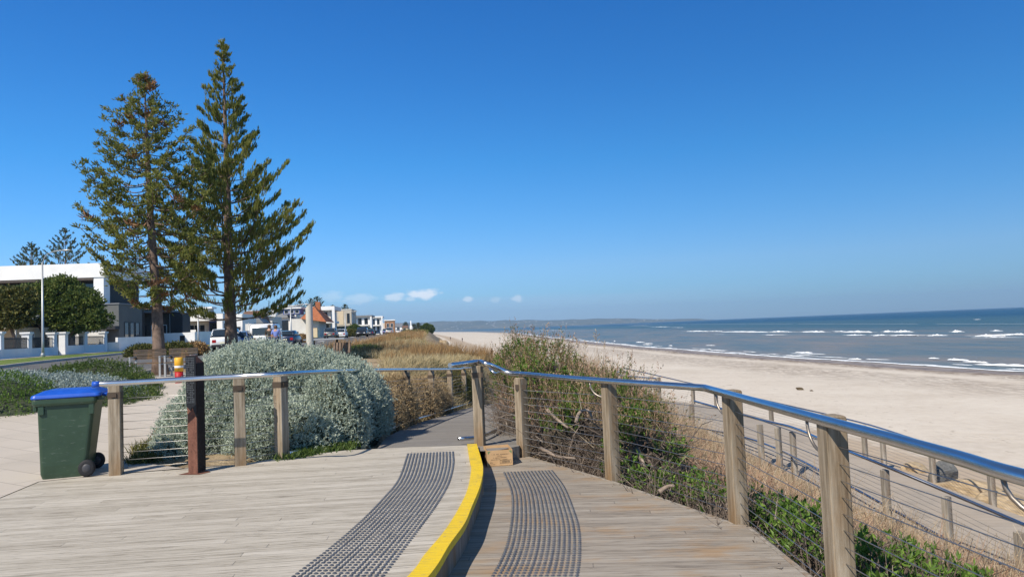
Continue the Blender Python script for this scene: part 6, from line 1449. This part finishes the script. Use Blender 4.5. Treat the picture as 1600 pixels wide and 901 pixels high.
# ------------------------------------------------------------------ street furniture
M['galv'] = plain('galvanised_steel', (.42, .43, .43), .45, .5, .08)
def street_light(px, Y, pytop, label, arm=1, z=None):
    x = gx(px, Y); zb = zplain(x, Y); H_ = pd(px, pytop, Y).z-zb; root = empty('street_light', (x, Y, zb+.1)); tag(root, label, 'street light', 'street lights')
    MB().tube([(0, 0, -.1), (0, 0, 1.2), (0, 0, H_*.9)], [.10, .085, .055], 10).build('pole', M['galv'], root)
    a = spline([(0, 0, H_*.88), (arm*.25, 0, H_*.965), (arm*.9, -.1, H_), (arm*1.7, -.2, H_*1.005)], 5); ao = MB().tube(a, .032, 6).build('arm', M['galv'], root)
    e = a[-1]; MB().lathe([(.03, -.34), (.10, -.25), (.13, 0), (.10, .25), (.03, .32)], 10, T=Matrix.Translation(e+Vector((arm*.15, 0, 0))) @ Matrix.Rotation(R(90), 4, 'Y') @ Matrix.Diagonal((.6, 1, 1, 1))).build('lamp', M['galv'], root)
    MB().lathe([(.12, -.08), (.14, -.08), (.14, .25), (.12, .3)], 8, T=Matrix.Translation((0, 0, 0))).build('base_sleeve', M['galv'], root); return root
street_light(67, 52, 396, 'tall grey street light on the verge at the left, curved arm at its top')
street_light(455, 80, 478, 'white painted street light pole just left of the concrete column')
street_light(379, 78, 488, 'pale pole between the tall pine trunk and the brown roofed house', arm=.6)
street_light(310, 74, 489, 'thin pole in front of the low white house with fascia bands', arm=.5)
street_light(540, 128, 488, 'thin street light pole beside the white parked hatchback')
x = gx(389, 76)
for px, Y, pt, lab in [(389, 66, 512, 'short timber sign post with no board beside the brown roofed house')]:
    x = gx(px, Y); zb = zplain(x, Y); root = empty('sign_post', (x, Y, zb)); tag(root, lab, 'post'); MB().tube([(0, 0, -.1), (0, 0, 2.3)], .04, 8).build('pole', M['galv'], root); MB().box(-.3, .3, -.02, .02, 1.6, 2.2).build('sign_back', M['offwhite'], root)
# concrete column with a slanting top
Y = 24; x = gx(484, Y); zb = zplain(x, Y); zt = pd(484, 477, Y).z-zb; n = 24; r = .112; V = [(r*math.cos(6.2832*i/n), r*math.sin(6.2832*i/n), -.2) for i in range(n)]+[(r*math.cos(6.2832*i/n), r*math.sin(6.2832*i/n), zt+math.cos(6.2832*i/n)*.10+(.05 if math.cos(6.2832*i/n) > .9 else 0)) for i in range(n)]
root = empty('concrete_column', (x, Y, zb)); tag(root, 'pale round concrete column with a slanting top behind the silver bush', 'column')
m = Mat('cast_concrete', .85); a = m.noise(m.coord('Object', (3, 3, 1)), 2, 5); m.color(m.ramp(a, [(.3, (.44, .42, .36)), (.7, (.54, .51, .45))])); MB().add(V, [(i, (i+1) % n, (i+1) % n+n, i+n) for i in range(n)]+[tuple(range(n, 2*n))], False).build('shaft', m.m, root)
MB().tube([(.1, 0, zt+.12), (.15, 0, zt+.20)], .008, 5).build('spike', M['galv'], root)
# picnic table beyond the bush
Y = 27; x = gx(508, Y); zb = zplain(x, Y); root = empty('picnic_table', (x, Y, zb), R(6)); tag(root, 'grey metal picnic table with dark slanting legs behind the silver bush', 'table'); zt = pd(508, 528.5, Y).z-zb
mb = MB(); [mb.box(-.72, .72, -.40+k*.14, -.28+k*.14, zt-.045, zt) for k in range(6)]; mb.build('tabletop', M['galv'], root)
for sx_ in (-.42, .42):
    mb = MB(); mb.tube([(sx_-.05, -.3, 0), (sx_+.02, -.15, zt-.05)], .035, 6); mb.build('leg', M['darksteel'], root); mb = MB(); mb.tube([(sx_+.05, .3, 0), (sx_-.02, .15, zt-.05)], .035, 6); mb.build('leg', M['darksteel'], root)
for sy in (-.75, .75): MB().box(-.7, .7, sy-.13, sy+.13, .42, .46).build('bench_seat', M['greypost'], root); MB().tube([(0, sy*.9, .42), (0, 0, .3)], .03, 6).build('seat_arm', M['darksteel'], root)
Y = 25; x = gx(525, Y); zb = zplain(x, Y); root = empty('timber_seat', (x, Y, zb), R(-20)); tag(root, 'dark weathered slatted timber seat leaning right of the picnic table', 'seat'); mb = MB()
mb = MB(); [mb.box(-.34+k*.12, -.25+k*.12, -.25, .2, .42, .46) for k in range(6)]; mb.build('seat', M['bark'], root); mb = MB(); [mb.box(-.34+k*.12, -.26+k*.12, .2, .25, .48, .85, Matrix.Rotation(R(-9), 4, 'X')) for k in range(6)]; mb.build('backrest', M['bark'], root)
for s in (-.3, .3): MB().box(s-.03, s+.03, -.2, .22, 0, .42).build('leg', M['darksteel'], root)
# two benches by the pines
M['slat'] = timber('dark_slats', (.04, .03, .025), (.09, .07, .055), (.16, .13, .10), vert=False)
def bench(px, py, w, label, rz):
    p = ground_at(px, py); root = empty('bench', tuple(p), rz); tag(root, label, 'bench', 'benches by the pines'); mb = MB()
    [mb.box(-w/2, w/2, -.26+k*.11, -.17+k*.11, .43, .46) for k in range(4)]; mb.build('seat', M['slat'], root); mb = MB(); [mb.box(-w/2, w/2, .20, .235, .56+k*.105, .65+k*.105) for k in range(3)]; mb.build('backrest', M['slat'], root)
    for s in (-1, 1):
        mb = MB(); x_ = s*(w/2-.05); mb.box(x_-.025, x_+.025, .24, .28, 0, .86); mb.box(x_-.025, x_+.025, -.26, -.22, 0, .62); mb.box(x_-.02, x_+.02, -.219, .239, .38, .42); mb.box(x_-.025, x_+.025, -.27, .23, .62, .65); mb.build('leg_frame', M['galv'], root)
bench(231, 590, .95, 'dark slatted bench left of the leaning pine trunk', R(8)); bench(283, 588, .85, 'dark slatted bench right of the leaning pine trunk, behind the yellow bollard', R(4))
p = ground_at(280, 598); root = empty('bollard', tuple(p)); tag(root, 'yellow bollard with a red base behind the railing', 'bollard')
H_ = pd(280, 558, p.y).z-p.z; MB().lathe([(.105, -.05), (.105, H_*.45)], 18).build('base', plain('bollard_red', (.42, .02, .02), .5), root); MB().lathe([(.112, H_*.45), (.112, H_*.97), (.09, H_)], 18).build('shaft', plain('bollard_yellow', (.72, .38, .03), .45), root); MB().lathe([(.1135, H_*.6), (.1135, H_*.68)], 18, caps=False).build('band', M['white'], root)
# white mast and far poles
for px, Y, pt, lab, nm in [(642.5, 330, 501, 'white mast standing over the dune at the end of the road', 'mast')]:
    x = gx(px, Y); zb = zland(x, Y); root = empty(nm, (x, Y, zb)); tag(root, lab, 'mast'); MB().tube([(0, 0, -.3), (0, 0, pd(px, pt, Y).z-zb)], [.35, .2], 8).build('pole', M['white'], root); MB().box(-.5, .5, -.2, .2, 0, 3).build('cabinet', M['white'], root)

# ------------------------------------------------------------------ rocks of the sea wall and on the beach
m = Mat('tan_rock', .9); a = m.noise(m.coord(), 2.2, 6, .65); m.color(m.ramp(a, [(.3, (.26, .19, .11)), (.55, (.43, .33, .21)), (.75, (.55, .45, .32))])).bump(a, .8, .08); M['tanrock'] = m.m
m = Mat('grey_rock', .85); a = m.noise(m.coord('Object', (1, 1, 4)), 3, 6, .7); m.color(m.ramp(a, [(.3, (.07, .07, .065)), (.55, (.17, .165, .15)), (.75, (.30, .28, .25))])).bump(a, .9, .05); M['greyrock'] = m.m
def rock_mesh(seed):
    import bmesh
    bm = bmesh.new(); bmesh.ops.create_icosphere(bm, subdivisions=3, radius=1)
    r_ = random.Random(seed); cuts = [(Vector((r_.uniform(-1, 1), r_.uniform(-1, 1), r_.uniform(-1, 1))).normalized(), r_.uniform(.5, .85)) for _ in range(9)]
    for v in bm.verts:
        for n_, d in cuts:
            q = v.co.dot(n_)
            if q > d: v.co -= n_*(q-d)*.92
        v.co += v.co.normalized()*mnoise.noise(v.co*2+Vector((seed, 0, 0)))*.07
    me = bpy.data.meshes.new('rock'); bm.to_mesh(me); bm.free(); return me
RM = [rock_mesh(k) for k in range(7)]
def rock(loc, s, mat, rz, label, group, k=None):
    o = bpy.data.objects.new('rock', RM[k if k is not None else random.randrange(7)].copy() if False else RM[k if k is not None else random.randrange(7)]); link(o); o.location = loc; o.scale = s; o.rotation_euler = (random.uniform(-.3, .3), random.uniform(-.3, .3), rz)
    if not o.data.materials: o.data.materials.append(M['tanrock'])
    o.material_slots[0].link = 'OBJECT'; o.material_slots[0].material = M[mat]; return tag(o, label, 'rock', group)
WALLROCK = 'tan boulder in the sea wall between the dune and the beach'
n = 0; rr_ = random.Random(5)
while n < 130:
    y = 38+rr_.random()**1.5*150; t = rr_.uniform(.45, 1.0); xc, xt = interp(CREST, y), interp(TOE, y); x = xc+(xt-xc)*t; s = rr_.uniform(.35, .8)*(1+y/260); rock((x, y, zland(x, y)+.1*s), (s, s*rr_.uniform(.7, 1.1), s*rr_.uniform(.5, .75)), 'tanrock', rr_.random()*6, WALLROCK, 'sea wall boulders'); n += 1
p = at(1345, 728, -3.2); rock(p, (.55, .4, .22), 'tanrock', .4, 'flat tan rock beyond the ramp, left of the jagged grey rock', 'rocks by the ramp', 1)
p = at(1487, 757, -3.2); rock(p+Vector((0, .5, .12)), (.62, .45, .46), 'greyrock', .9, 'large jagged grey rock beyond the beach ramp', 'rocks by the ramp', 2)
p = at(1455, 742, -3.2); rock(p+Vector((.1, .9, .0)), (.4, .4, .22), 'tanrock', .9, 'small tan rock touching the left of the jagged grey rock', 'rocks by the ramp', 3)
p = at(1535, 775, -3.2); rock(p+Vector((0, .4, 0)), (1.0, .6, .36), 'tanrock', -.5, 'long tan boulder between the ramp and the sand, right of the jagged grey rock', 'rocks by the ramp', 4)
p = at(1590, 800, -3.2); rock(p+Vector((.2, .3, 0)), (.9, .6, .4), 'tanrock', -.3, 'tan boulder at the right edge of the picture beyond the ramp', 'rocks by the ramp', 5)
p = at(1430, 738, -3.2); rock(p+Vector((.2, .6, -.05)), (.5, .35, .2), 'tanrock', 1.3, 'low tan rock just beyond the ramp railing, nearest the water side of the flat one', 'rocks by the ramp', 0)
p = at(1536, 884, -3.0); rock(Vector((p.x, p.y, zland(p.x, p.y)+.15)), (.26, .22, .36), 'greyrock', .2, 'upright grey rock on the near side of the beach ramp', 'rocks by the ramp', 6)
p = at(1570, 895, -3.0); rock(Vector((p.x, p.y, zland(p.x, p.y)+.05)), (.3, .24, .22), 'greyrock', 1.2, 'low grey rock beside the upright one, near the ramp', 'rocks by the ramp', 2)
m = Mat('dried_seaweed', .95); a = m.noise(m.coord(), 8, 5); m.color(m.ramp(a, [(.3, (.05, .035, .02)), (.7, (.17, .12, .06))])).bump(a, 1, .05); M['weed'] = m.m
for px, py, s, lab in [(1251, 606.5, .42, 'clump of brown seaweed alone on the open sand'), (1268, 608.5, .16, 'small scrap of seaweed right of the big seaweed clump')]:
    p = at(px, py, -3.65); z = zbeach(p.x, p.y); o = rock((p.x, p.y, z+.03), (s, s*.6, s*.36), 'weed', .2, lab, None, 3); o.name = 'seaweed_clump'; o['category'] = 'seaweed'

# ------------------------------------------------------------------ sea air
hz = MB().box(-10700, 12500, -60, 9600, -6.5, 215).build('haze', None); tag(hz, kind='stuff')
hm = bpy.data.materials.new('haze_air'); hm.use_nodes = True; t_ = hm.node_tree; t_.nodes.remove(t_.nodes['Principled BSDF']); pv_ = t_.nodes.new('ShaderNodeVolumePrincipled')
pv_.inputs['Color'].default_value = (.52, .75, 1, 1); pv_.inputs['Density'].default_value = .00010; pv_.inputs['Anisotropy'].default_value = .1; t_.links.new(pv_.outputs[0], t_.nodes['Material Output'].inputs['Volume']); hz.data.materials.append(hm)
